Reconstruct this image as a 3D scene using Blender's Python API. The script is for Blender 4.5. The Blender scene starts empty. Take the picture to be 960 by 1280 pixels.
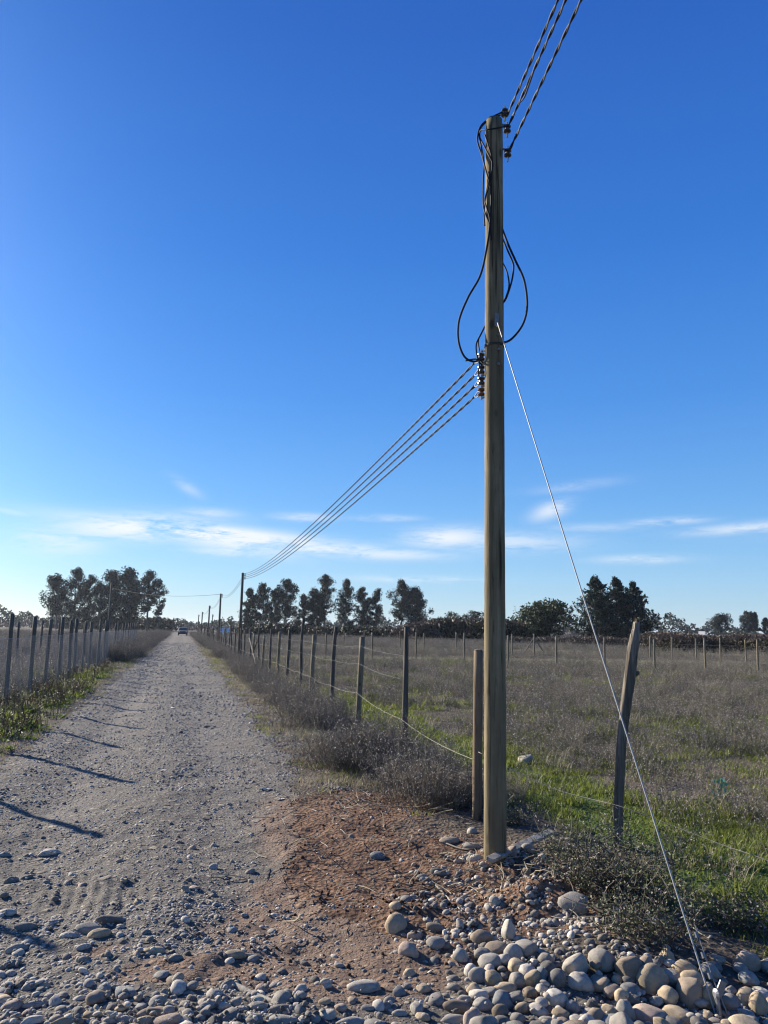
import bpy, math, random
import numpy as np
from mathutils import Vector, Matrix, noise as mnoise
R = math.radians
rnd = random.Random(7)
rng = np.random.default_rng(11)
scene = bpy.context.scene
COL = scene.collection

# ------------------------------------------------------------------ camera
F_PX, CAM_H = 961.0, 1.6
PITCH, ROLL, YAW = R(8.75), R(1.1), R(14.45)
CAM_M = Matrix.Rotation(-YAW, 3, 'Z') @ Matrix.Rotation(math.pi/2 + PITCH, 3, 'X') @ Matrix.Rotation(ROLL, 3, 'Z')
CP = Vector((0, 0, CAM_H))
cam_d = bpy.data.cameras.new('camera'); cam = bpy.data.objects.new('camera', cam_d); COL.objects.link(cam)
cam.matrix_world = Matrix.Translation(CP) @ CAM_M.to_4x4()
cam_d.sensor_fit = 'VERTICAL'; cam_d.sensor_height = 36; cam_d.sensor_width = 27
cam_d.lens = 36 * F_PX / 1280; cam_d.clip_end = 20000; cam_d.clip_start = 0.05
scene.camera = cam

def ray(px, py):
    return (CAM_M @ Vector(((px-480)/F_PX, -(py-640)/F_PX, -1.0))).normalized()
def at_hd(px, py, D):
    d = ray(px, py); return CP + d*(D/math.hypot(d.x, d.y))
def at_x(px, X):
    d = ray(px, 800); return CP + d*(X/d.x)

# ------------------------------------------------------------------ noise + terrain
def _hash(i, j, s):
    n = (i.astype(np.int64)*374761393 + j.astype(np.int64)*668265263 + s*1274126177) & 0xffffffff
    n = ((n ^ (n >> 13))*1274126177) & 0xffffffff
    return ((n ^ (n >> 16)) & 0xffff)/65535.0
def vnoise(x, y, s=0):
    x = np.asarray(x, float); y = np.asarray(y, float)
    i = np.floor(x); j = np.floor(y); u = x-i; v = y-j
    u = u*u*(3-2*u); v = v*v*(3-2*v)
    a = _hash(i, j, s); b = _hash(i+1, j, s); c = _hash(i, j+1, s); d = _hash(i+1, j+1, s)
    return (a*(1-u)+b*u)*(1-v) + (c*(1-u)+d*u)*v
def fbm(x, y, s=0, o=4):
    t = 0; a = .5
    for k in range(o):
        t = t + a*vnoise(x*2**k, y*2**k, s+k); a *= .5
    return t/(1-.5**o)
def sstep(a, b, x):
    t = np.clip((x-a)/(b-a), 0, 1); return t*t*(3-2*t)
def gauss(x, y, cx, cy, sx, sy=None):
    sy = sy or sx
    return np.exp(-((x-cx)/sx)**2 - ((y-cy)/sy)**2)

def red_mask(x, y):
    n = fbm(x*2.2, y*2.2, 31, 4)-.5
    m = gauss(x, y, 1.35, 6.9, .75, .75)*1.1 + gauss(x, y, 1.9, 5.2, .75, .9)*.9 + gauss(x, y, .95, 4.3, .55, .85)*1.35 + gauss(x, y, 1.15, 5.6, .5, .6)*.75 \
        + gauss(x, y, 2.15, 4.4, .42, .42)*1.7 + gauss(x, y, .05, 3.98, .3, .17)*1.1 + gauss(x, y, -.28, 4.3, .15, .08)*.7 + gauss(x, y, 1.9, 7.4, .6, .5)*.8
    return np.clip(sstep(.2, .62, m + n*.75), 0, 1)
def road_mask(x, y):
    n = (fbm(x*1.3, y*1.3, 5, 4)-.5)
    xl = np.where(y > 10, -1.8, -1.8 - (10-y)*.16)
    xl = np.where(y < 6.5, -2.4-(6.5-y)*4, xl)
    xr = np.where(y > 9, 1.32, 1.32-(9-y)*.12)
    xr = np.where(y < 4.6, .72+(4.6-y)*.9, xr)
    xr = np.where(y < 3.2, 2.5+(3.2-y)*6, xr)
    m = np.minimum(x - xl, xr - x) + n*.55
    m = np.where(y < -8, np.minimum(m, y+9), m)
    return m
def green_mask(x, y):
    n = fbm(x*.8, y*.8, 77, 4)-.5
    m = gauss(x, y, 3.9, 8.6, .65, 2.6)*1.1 + gauss(x, y, 3.75, 15, .5, 6)*.95 + gauss(x, y, 3.75, 4.35, .9, .6)*1.1 + gauss(x, y, 5.6, 6.0, 1.8, 1.0)*.6 + gauss(x, y, 4.6, 5.0, .8, .7)*.5 \
        + gauss(x, y, -3.0, 15.5, .8, 5.5)*1.1 + gauss(x, y, -2.7, 25, .6, 7)*.75 + gauss(x, y, -5.5, 17, 1.3, 3.5)*.8 + gauss(x, y, -4.5, 28, 1.0, 6)*.6
    return np.clip(sstep(.28, .75, m + n*.8), 0, 1)
def pale_mask(x, y):
    n = fbm(x*.12, y*.12, 93, 4)-.5
    d = y + .1*(x-12)
    m = np.exp(-((d-43)/3.4)**2)*1.25 + np.exp(-((d-66)/6)**2)*.6
    return np.clip((m + n*.7)*sstep(3.4, 5.5, x), 0, 1)

MOUNDS = [(2.25, 5.35, .55, .5, .07), (2.2, 3.75, .75, .38, .10), (2.12, 4.42, .26, .24, .15), (1.35, 4.45, .35, .3, .07), (1.75, 6.7, .7, .5, .06),
          (2.75, 4.6, .5, .5, .08), (-.62, 5.55, .55, .28, .03), (2.26, 5.38, .17, .17, .05), (.2, 5.9, .5, .5, .02), (1.5, 5.9, .25, .18, .05), (1.9, 5.75, .22, .16, .05)]
def height(x, y):
    x = np.asarray(x, float); y = np.asarray(y, float)
    near = np.exp(-((x-1)**2 + (y-4)**2)/900)
    h = (fbm(x*.35, y*.35, 3, 3)-.5)*.10*near + (fbm(x*1.4, y*1.4, 8, 3)-.5)*.07*near
    for cx, cy, sx, sy, a in MOUNDS:
        h = h + a*gauss(x, y, cx, cy, sx, sy)
    rm = sstep(-.1, .4, road_mask(x, y))
    h = h + rm*near*(.02*np.cos(x*4.2+.5)-.01)
    h = h + red_mask(x, y)*(fbm(x*7, y*7, 55, 3)-.5)*.05
    # tyre tread marks pressed in the soft patch of the track
    tr = gauss(x, y, -.42, 5.15, .42, .5)
    g1 = np.tanh(2.5*np.sin((x+.10*(y-5.2)**2)*2*math.pi/.075))
    h = h + tr*.0055*g1*sstep(.36, .5, fbm(x*3, y*1.1, 66, 2))
    h = h - gauss(x, y, -.55, 5.35, .13, .35)*.022 - gauss(x, y, -.2, 5.25, .11, .3)*.022
    h = h + (fbm(x*9, y*9, 21, 3)-.5)*.03*np.exp(-((x)**2+(y-4)**2)/140)
    far = sstep(150, 900, np.hypot(x, y))
    return h + far*(fbm(x*.002, y*.002, 17, 3)-.5)*1.5
def hz(x, y): return float(height(np.array([x]), np.array([y]))[0])
def ground_px(px, py):
    d = ray(px, py); z = 0
    for _ in range(8):
        t = (z-CAM_H)/d.z; p = CP + d*t; z = .5*z + .5*hz(p.x, p.y)
    return Vector((p.x, p.y, hz(p.x, p.y)))

# ------------------------------------------------------------------ materials
MATS = {}
class NT:
    def __init__(s, mat): s.t = mat.node_tree; s.n = s.t.nodes; s.l = s.t.links
    def new(s, typ, **kw):
        nd = s.n.new(typ)
        for k, v in kw.items():
            if k.startswith('i_'):
                key = k[2:]; key = int(key) if key.isdigit() else key.replace('_', ' ')
                nd.inputs[key].default_value = v
            else: setattr(nd, k, v)
        return nd
    def link(s, a, b): s.l.new(a, b)
def mat_new(name):
    m = bpy.data.materials.new(name); m.use_nodes = True; MATS[name] = m
    nt = NT(m); b = nt.n['Principled BSDF']
    return m, nt, b
def ramp(nt, fac, stops):
    r = nt.new('ShaderNodeValToRGB'); cr = r.color_ramp
    while len(cr.elements) < len(stops): cr.elements.new(.5)
    for e, (p, c) in zip(cr.elements, stops):
        e.position = p; e.color = (c[0], c[1], c[2], 1) if not isinstance(c, (int, float)) else (c, c, c, 1)
    nt.link(fac, r.inputs[0]); return r.outputs[0]
def mix(nt, fac, a, b, blend='MIX'):
    m = nt.new('ShaderNodeMix', data_type='RGBA', blend_type=blend)
    for sock, v in ((m.inputs[0], fac), (m.inputs[6], a), (m.inputs[7], b)):
        if isinstance(v, (int, float)): sock.default_value = v
        elif isinstance(v, tuple): sock.default_value = (*v, 1)
        else: nt.link(v, sock)
    return m.outputs[2]
def noise_n(nt, vec, scale, detail=4, rough=.6, dist=0):
    n = nt.new('ShaderNodeTexNoise'); n.inputs['Scale'].default_value = scale; n.inputs['Detail'].default_value = detail
    n.inputs['Roughness'].default_value = rough; n.inputs['Distortion'].default_value = dist
    if vec is not None: nt.link(vec, n.inputs['Vector'])
    return n.outputs[0]
def bump(nt, b, h, strength, dist):
    bp = nt.new('ShaderNodeBump'); bp.inputs['Strength'].default_value = strength; bp.inputs['Distance'].default_value = dist
    nt.link(h, bp.inputs['Height']); nt.link(bp.outputs[0], b.inputs['Normal'])
def simple(name, c1, c2, scale=8, rough=.85, bmp=.3, bd=.01, stretch=None, metal=0, spec=.3, obj_rand=0):
    m, nt, b = mat_new(name)
    tc = nt.new('ShaderNodeTexCoord'); v = tc.outputs['Object']
    if stretch:
        mp = nt.new('ShaderNodeMapping'); mp.inputs['Scale'].default_value = stretch; nt.link(v, mp.inputs[0]); v = mp.outputs[0]
    n = noise_n(nt, v, scale, 6)
    c = ramp(nt, n, [(.3, c1), (.7, c2)])
    if obj_rand:
        oi = nt.new('ShaderNodeObjectInfo')
        c = mix(nt, 1.0, c, ramp(nt, oi.outputs['Random'], [(0, 1-obj_rand), (1, 1+obj_rand)]), 'MULTIPLY')
    nt.link(c, b.inputs['Base Color']); b.inputs['Roughness'].default_value = rough; b.inputs['Metallic'].default_value = metal
    b.inputs['Specular IOR Level'].default_value = spec
    if bmp: bump(nt, b, n, bmp, bd)
    return m
def leafy(name, c1, c2, trans=.35, scale=1.5, rough=.6):
    m, nt, b = mat_new(name)
    geo = nt.new('ShaderNodeNewGeometry'); oi = nt.new('ShaderNodeObjectInfo')
    ad = nt.new('ShaderNodeMath', operation='ADD'); nt.link(geo.outputs['Random Per Island'], ad.inputs[0]); nt.link(oi.outputs['Random'], ad.inputs[1])
    fr = nt.new('ShaderNodeMath', operation='FRACT'); nt.link(ad.outputs[0], fr.inputs[0])
    c = mix(nt, fr.outputs[0], c1, c2)
    nt.link(c, b.inputs['Base Color']); b.inputs['Roughness'].default_value = rough; b.inputs['Specular IOR Level'].default_value = .25
    tr = nt.new('ShaderNodeBsdfTranslucent'); nt.link(c, tr.inputs[0])
    ms = nt.new('ShaderNodeMixShader'); ms.inputs[0].default_value = trans
    nt.link(b.outputs[0], ms.inputs[1]); nt.link(tr.outputs[0], ms.inputs[2])
    nt.link(ms.outputs[0], nt.n['Material Output'].inputs[0])
    return m
def attr(nt, name):
    return nt.new('ShaderNodeAttribute', attribute_name=name)

def ground_material():
    m, nt, b = mat_new('ground_soil')
    pos = nt.new('ShaderNodeNewGeometry').outputs['Position']
    n1 = noise_n(nt, pos, 3.0, 8, .65); n2 = noise_n(nt, pos, 28, 6, .7); n3 = noise_n(nt, pos, .22, 6, .6)
    soil = ramp(nt, n2, [(.3, (.065, .053, .042)), (.55, (.12, .098, .077)), (.75, (.19, .16, .125))])
    soil = mix(nt, ramp(nt, n3, [(.4, 0), (.62, .55)]), soil, (.085, .07, .042))
    red = ramp(nt, n2, [(.28, (.075, .044, .029)), (.5, (.16, .095, .06)), (.75, (.25, .158, .102))])
    red = mix(nt, ramp(nt, n1, [(.5, 0), (.68, .8)]), red, (.27, .168, .10))
    grn = ramp(nt, n2, [(.3, (.035, .055, .014)), (.7, (.085, .13, .028))])
    pale = ramp(nt, n2, [(.3, (.13, .125, .06)), (.7, (.22, .21, .11))])
    a = attr(nt, 'masks'); sp = nt.new('ShaderNodeSeparateColor'); nt.link(a.outputs['Color'], sp.inputs[0])
    n7 = noise_n(nt, pos, 1.7, 5, .6, .5); red = mix(nt, ramp(nt, n7, [(.40, .55), (.52, 0)]), red, (.075, .044, .03))
    c = mix(nt, sp.outputs[0], soil, red); c = mix(nt, sp.outputs[1], c, grn); c = mix(nt, sp.outputs[2], c, pale)
    nt.link(c, b.inputs['Base Color']); b.inputs['Roughness'].default_value = .95; b.inputs['Specular IOR Level'].default_value = .1
    vor = nt.new('ShaderNodeTexVoronoi'); vor.inputs['Scale'].default_value = 30; nt.link(pos, vor.inputs['Vector'])
    ad = nt.new('ShaderNodeMath', operation='ADD'); nt.link(n2, ad.inputs[0]); nt.link(vor.outputs['Distance'], ad.inputs[1])
    bump(nt, b, ad.outputs[0], .8, .03)
    return m
def road_material():
    m, nt, b = mat_new('road_gravel')
    pos = nt.new('ShaderNodeNewGeometry').outputs['Position']
    n1 = noise_n(nt, pos, 1.3, 6, .6); n2 = noise_n(nt, pos, 40, 6, .7)
    dust = ramp(nt, n2, [(.3, (.08, .07, .058)), (.7, (.185, .165, .137))])
    cols = []; h = None
    vs = []
    for sc in (26, 60, 11):
        v = nt.new('ShaderNodeTexVoronoi'); v.inputs['Scale'].default_value = sc; v.inputs['Randomness'].default_value = 1
        nt.link(pos, v.inputs['Vector']); vs.append(v)
    for k, v in enumerate(vs):
        sp = nt.new('ShaderNodeSeparateColor'); nt.link(v.outputs['Color'], sp.inputs[0])
        cc = ramp(nt, sp.outputs[0], [(.0, (.07, .062, .052)), (.5, (.17, .15, .122)), (.9, (.31, .272, .215)), (1, (.52, .46, .37))])
        on = ramp(nt, sp.outputs[1], [(.45, 0), (.5, 1)]) if k < 2 else ramp(nt, sp.outputs[1], [(.86, 0), (.88, 1)])
        edge = ramp(nt, v.outputs['Distance'], [(.32, 1), (.5, 0)])
        mk = nt.new('ShaderNodeMath', operation='MULTIPLY'); nt.link(on, mk.inputs[0]); nt.link(edge, mk.inputs[1])
        dust = mix(nt, mk.outputs[0], dust, cc)
        hh = nt.new('ShaderNodeMath', operation='MULTIPLY'); nt.link(mk.outputs[0], hh.inputs[0]); hh.inputs[1].default_value = (1, .5, 2)[k]
        if h is None: h = hh.outputs[0]
        else:
            ad = nt.new('ShaderNodeMath', operation='MAXIMUM'); nt.link(h, ad.inputs[0]); nt.link(hh.outputs[0], ad.inputs[1]); h = ad.outputs[0]
    a = attr(nt, 'masks'); sp = nt.new('ShaderNodeSeparateColor'); nt.link(a.outputs['Color'], sp.inputs[0])
    red = ramp(nt, n2, [(.28, (.12, .074, .049)), (.6, (.25, .155, .098))])
    fr = nt.new('ShaderNodeMath', operation='MULTIPLY'); nt.link(sp.outputs[0], fr.inputs[0]); fr.inputs[1].default_value = .85
    c = mix(nt, fr.outputs[0], dust, red)
    c = mix(nt, ramp(nt, n1, [(.35, 0), (.75, .35)]), c, (.145, .128, .105))
    wl = nt.new('ShaderNodeMath', operation='MULTIPLY'); nt.link(sp.outputs[1], wl.inputs[0]); wl.inputs[1].default_value = .55
    c = mix(nt, wl.outputs[0], c, ramp(nt, n2, [(.3, (.16, .141, .116)), (.7, (.27, .24, .198))]))
    nt.link(c, b.inputs['Base Color']); b.inputs['Roughness'].default_value = .9; b.inputs['Specular IOR Level'].default_value = .2
    ad = nt.new('ShaderNodeMath', operation='ADD'); nt.link(h, ad.inputs[0]); nt.link(n2, ad.inputs[1])
    bump(nt, b, ad.outputs[0], .9, .025)
    return m
def stone_material(name, base, var=.25):
    m, nt, b = mat_new(name)
    tc = nt.new('ShaderNodeTexCoord'); oi = nt.new('ShaderNodeObjectInfo')
    ad = nt.new('ShaderNodeVectorMath', operation='ADD'); nt.link(tc.outputs['Object'], ad.inputs[0])
    cb = nt.new('ShaderNodeCombineXYZ'); ml = nt.new('ShaderNodeMath', operation='MULTIPLY'); nt.link(oi.outputs['Random'], ml.inputs[0]); ml.inputs[1].default_value = 40
    nt.link(ml.outputs[0], cb.inputs[0]); nt.link(cb.outputs[0], ad.inputs[1]); v = ad.outputs[0]
    n1 = noise_n(nt, v, 2.2, 6, .6, .4); n2 = noise_n(nt, v, 22, 4, .7)
    lo = tuple(x*.7 for x in base); hi = tuple(min(.75, x*1.2) for x in base)
    c = ramp(nt, n1, [(.32, lo), (.5, base), (.7, hi)])
    c = mix(nt, ramp(nt, n2, [(.58, 0), (.7, .45)]), c, tuple(x*.5 for x in base))
    c = mix(nt, ramp(nt, n2, [(.3, .4), (.4, 0)]), c, tuple(min(.8, x*1.5) for x in base))
    rr = ramp(nt, oi.outputs['Random'], [(0, 1-var), (1, 1+var)])
    c = mix(nt, 1.0, c, rr, 'MULTIPLY')
    nt.link(c, b.inputs['Base Color']); b.inputs['Roughness'].default_value = .8; b.inputs['Specular IOR Level'].default_value = .25
    n3 = noise_n(nt, tc.outputs['Object'], 1.6, 3, .6)
    geo = nt.new('ShaderNodeNewGeometry'); gz = nt.new('ShaderNodeSeparateXYZ'); nt.link(geo.outputs['Normal'], gz.inputs[0])
    dm = nt.new('ShaderNodeMath', operation='MULTIPLY'); nt.link(ramp(nt, gz.outputs[2], [(.1, 0), (.9, 1)]), dm.inputs[0]); nt.link(ramp(nt, n3, [(.45, 0), (.65, .6)]), dm.inputs[1])
    c = mix(nt, dm.outputs[0], c, (.26, .215, .16)); nt.link(c, b.inputs['Base Color'])
    bump(nt, b, n2, .4, .03)
    return m
def wood_material(name, c_dark, c_mid, c_light, zs=.8, xs=14, bmp=.5, bd=.006, knots=True, cracks=0):
    m, nt, b = mat_new(name)
    tc = nt.new('ShaderNodeTexCoord'); oi = nt.new('ShaderNodeObjectInfo')
    ad = nt.new('ShaderNodeVectorMath', operation='ADD'); nt.link(tc.outputs['Object'], ad.inputs[0])
    ml = nt.new('ShaderNodeMath', operation='MULTIPLY'); nt.link(oi.outputs['Random'], ml.inputs[0]); ml.inputs[1].default_value = 37
    cb = nt.new('ShaderNodeCombineXYZ'); nt.link(ml.outputs[0], cb.inputs[2]); nt.link(cb.outputs[0], ad.inputs[1])
    mp = nt.new('ShaderNodeMapping'); mp.inputs['Scale'].default_value = (xs, xs, zs); nt.link(ad.outputs[0], mp.inputs[0])
    n1 = noise_n(nt, mp.outputs[0], 1.0, 6, .65, .6); n2 = noise_n(nt, mp.outputs[0], 4.0, 5, .7, .3)
    n3 = noise_n(nt, ad.outputs[0], 1.7, 4, .6)
    c = ramp(nt, n1, [(.3, c_dark), (.5, c_mid), (.72, c_light)])
    c = mix(nt, ramp(nt, n2, [(.36, .85), (.46, 0)]), c, tuple(x*.45 for x in c_dark))
    c = mix(nt, ramp(nt, n3, [(.42, 0), (.62, .7)]), c, tuple(x*.62 for x in c_mid))
    if knots:
        v = nt.new('ShaderNodeTexVoronoi'); v.inputs['Scale'].default_value = 1
        mk = nt.new('ShaderNodeMapping'); mk.inputs['Scale'].default_value = (6, 6, 2.6); nt.link(ad.outputs[0], mk.inputs[0]); nt.link(mk.outputs[0], v.inputs['Vector'])
        c = mix(nt, ramp(nt, v.outputs['Distance'], [(.07, .8), (.14, 0)]), c, tuple(x*.4 for x in c_dark))
    if cracks:
        mc = nt.new('ShaderNodeMapping'); mc.inputs['Scale'].default_value = (26, 26, .55); nt.link(ad.outputs[0], mc.inputs[0]); n5 = noise_n(nt, mc.outputs[0], 1.0, 3, .5, .2)
        c = mix(nt, ramp(nt, n5, [(.60, 0), (.635, cracks), (.66, cracks), (.70, 0)]), c, tuple(x*.3 for x in c_dark))
        n6 = noise_n(nt, ad.outputs[0], .9, 5, .65); c = mix(nt, ramp(nt, n6, [(.5, 0), (.66, .5)]), c, (c_mid[0]*.7, c_mid[1]*.74, c_mid[2]*.8))
    nt.link(c, b.inputs['Base Color']); b.inputs['Roughness'].default_value = .85; b.inputs['Specular IOR Level'].default_value = .2
    hh = nt.new('ShaderNodeMath', operation='ADD'); nt.link(n1, hh.inputs[0]); nt.link(n2, hh.inputs[1])
    bump(nt, b, hh.outputs[0], bmp, bd)
    return m

M_ground = ground_material(); M_road = road_material()
STONE = {
 'pale grey': stone_material('stone_pale_grey', (0.45, 0.4, 0.325)), 'grey': stone_material('stone_grey', (0.3, 0.27, 0.222)),
 'dark grey': stone_material('stone_dark_grey', (0.16, 0.147, 0.127)), 'tan': stone_material('stone_tan', (0.42, 0.325, 0.205)),
 'pinkish': stone_material('stone_pinkish', (0.37, 0.28, 0.21)), 'blue grey': stone_material('stone_blue_grey', (0.235, 0.235, 0.218)),
 'whitish': stone_material('stone_whitish', (.43, .385, .31), .12), 'brownish': stone_material('stone_brownish', (0.265, 0.205, 0.145))}
M_peb = [stone_material('pebble_a', (.34, .305, .255), .65), stone_material('pebble_b', (.20, .182, .155), .6), stone_material('pebble_c', (.44, .39, .31), .55)]
M_clod = simple('soil_clod', (.075, .044, .03), (.15, .09, .058), 14, .98, .8, .02, spec=.05)
M_polewood = wood_material('pole_treated_wood', (.11, .082, .045), (.215, .168, .092), (.36, .295, .18), cracks=.9)
M_farpole = wood_material('weathered_pole_wood', (.10, .085, .065), (.16, .135, .10), (.24, .20, .15), knots=False)
M_postround = wood_material('round_post_wood', (.13, .10, .06), (.22, .175, .11), (.30, .245, .16))
M_postdark = wood_material('dark_rough_post_wood', (.06, .05, .042), (.12, .10, .082), (.20, .175, .145), xs=22, bmp=.8)
M_postleft = wood_material('grey_round_post_wood', (.075, .063, .048), (.13, .112, .086), (.20, .175, .135))
M_rough = wood_material('split_grey_wood', (.075, .058, .042), (.17, .14, .105), (.36, .32, .255), zs=1.2, xs=20, bmp=1.0, bd=.012)
M_brown_post = wood_material('reddish_post_wood', (.12, .08, .05), (.22, .155, .095), (.33, .25, .16))
M_board = wood_material('weathered_board', (.22, .19, .14), (.38, .34, .27), (.52, .48, .40), xs=10, zs=3)
M_black = simple('black_cable_sheath', (.010, .010, .011), (.018, .018, .020), 30, .7, .1, .002, spec=.2)
M_alu = simple('bare_aluminium_strand', (.045, .042, .04), (.075, .072, .068), 60, .6, .1, .001, metal=.3, spec=.3)
M_galv = simple('galvanised_steel', (.16, .16, .16), (.26, .26, .26), 40, .55, .1, .001, metal=.5, spec=.5)
M_guy = simple('pale_guy_strand', (.30, .285, .26), (.42, .40, .37), 80, .5, .2, .001, metal=.25, spec=.4)
M_net = simple('galvanised_netting', (.30, .30, .29), (.42, .42, .40), 30, .6, .0, .001, metal=.2, spec=.3)
M_ins = simple('dark_porcelain', (.035, .028, .026), (.06, .048, .04), 12, .25, 0, spec=.6)
M_ins_rust = simple('rusty_bracket', (.10, .045, .025), (.2, .10, .06), 30, .8, .4, .003, metal=.2)
M_rope = simple('pale_fence_wire', (.24, .21, .16), (.34, .30, .235), 60, .7, 0)
M_trunk = simple('tree_bark', (.07, .058, .046), (.17, .15, .125), 3, .9, .5, .05, stretch=(3, 3, .6))
M_trunk_pale = simple('pale_eucalyptus_bark', (.22, .19, .15), (.36, .33, .28), 2, .85, .3, .03, stretch=(2, 2, .5))
M_euc = [leafy('eucalyptus_leaf_dark', (.009, .015, .009), (.028, .037, .021), .15), leafy('eucalyptus_leaf_olive', (.013, .019, .010), (.038, .045, .024), .16)]
M_broad = leafy('broadleaf_foliage', (.018, .028, .010), (.055, .068, .024), .25)
M_conif = leafy('conifer_needles', (.010, .022, .013), (.03, .05, .028), .12)
M_bare = leafy('bare_twigs', (.10, .08, .065), (.17, .14, .115), .1)
M_hedge_d = leafy('bramble_leaf', (.016, .022, .009), (.045, .045, .018), .15)
M_hedge_b = leafy('bramble_cane', (.06, .045, .034), (.125, .095, .072), .12)
M_weed = leafy('dry_weed_stem', (.115, .098, .073), (.26, .225, .17), .2, rough=.9)
M_weed2 = leafy('dry_weed_stem_purple', (.12, .104, .08), (.26, .228, .175), .2, rough=.9)
M_seed = leafy('weed_seed_head', (.30, .265, .225), (.50, .455, .40), .4, rough=.9)
M_straw = leafy('dry_straw', (.28, .235, .15), (.48, .42, .30), .3, rough=.8)
M_grass = leafy('green_grass_blade', (.11, .145, .022), (.23, .25, .05), .5, rough=.5)
M_weedgreen = leafy('grey_green_weed', (.09, .095, .045), (.175, .175, .09), .35)
M_dock = leafy('dock_leaf', (.075, .12, .02), (.16, .21, .05), .45, rough=.5)
M_stalk = leafy('dark_stalk', (.08, .06, .038), (.15, .115, .07), .15)
M_bram = leafy('bush_twig', (.07, .055, .042), (.16, .13, .10), .1)
M_bramleaf = leafy('bush_leaf', (.045, .06, .022), (.12, .135, .06), .35)
M_tree_far = leafy('far_treeline_foliage', (.028, .036, .024), (.06, .065, .042), .2)
M_white = simple('white_sheet_metal', (.74, .66, .54), (.80, .72, .60), 3, .5, 0)
M_wall_b = simple('brown_wall', (.15, .11, .09), (.21, .16, .13), 3, .9, 0)
M_dark = simple('shed_dark', (.03, .03, .03), (.05, .05, .05), 3, .8, 0)
M_scrap = simple('green_plastic', (.09, .25, .17), (.16, .34, .24), 20, .4, .3, .01)
M_litter = simple('white_litter', (.58, .52, .43), (.72, .66, .55), 20, .8, .2, .005)

# ------------------------------------------------------------------ object helpers
def tag(o, label=None, cat=None, group=None, kind=None):
    if label: o['label'] = label
    if cat: o['category'] = cat
    if group: o['group'] = group
    if kind: o['kind'] = kind
    return o
def empty(name, loc, rz=0):
    o = bpy.data.objects.new(name, None); COL.objects.link(o); o.location = loc; o.rotation_euler = (0, 0, rz); o.empty_display_size = .1
    return o
def mesh_np(name, V, Fc, mats, midx=None, smooth=False):
    """V (n,3) array; Fc list of (m,k) int arrays"""
    me = bpy.data.meshes.new(name)
    V = np.asarray(V, np.float32)
    Fc = [np.asarray(f, np.int32) for f in Fc if len(f)]
    tot = np.concatenate([np.full(len(f), f.shape[1], np.int32) for f in Fc]); loops = np.concatenate([f.ravel() for f in Fc])
    me.vertices.add(len(V)); me.vertices.foreach_set('co', V.ravel())
    me.loops.add(len(loops)); me.loops.foreach_set('vertex_index', loops)
    st = np.concatenate([[0], np.cumsum(tot)[:-1]]).astype(np.int32)
    me.polygons.add(len(tot)); me.polygons.foreach_set('loop_start', st); me.polygons.foreach_set('loop_total', tot)
    for m in (mats if isinstance(mats, (list, tuple)) else [mats]): me.materials.append(m)
    if midx is not None: me.polygons.foreach_set('material_index', np.asarray(midx, np.int32))
    if smooth: me.polygons.foreach_set('use_smooth', np.ones(len(tot), bool))
    me.update(calc_edges=True); me.validate()
    return me
def link(name, me, parent=None, loc=None):
    o = bpy.data.objects.new(name, me); COL.objects.link(o)
    if parent is not None: o.parent = parent
    if loc is not None: o.location = loc
    return o

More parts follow.
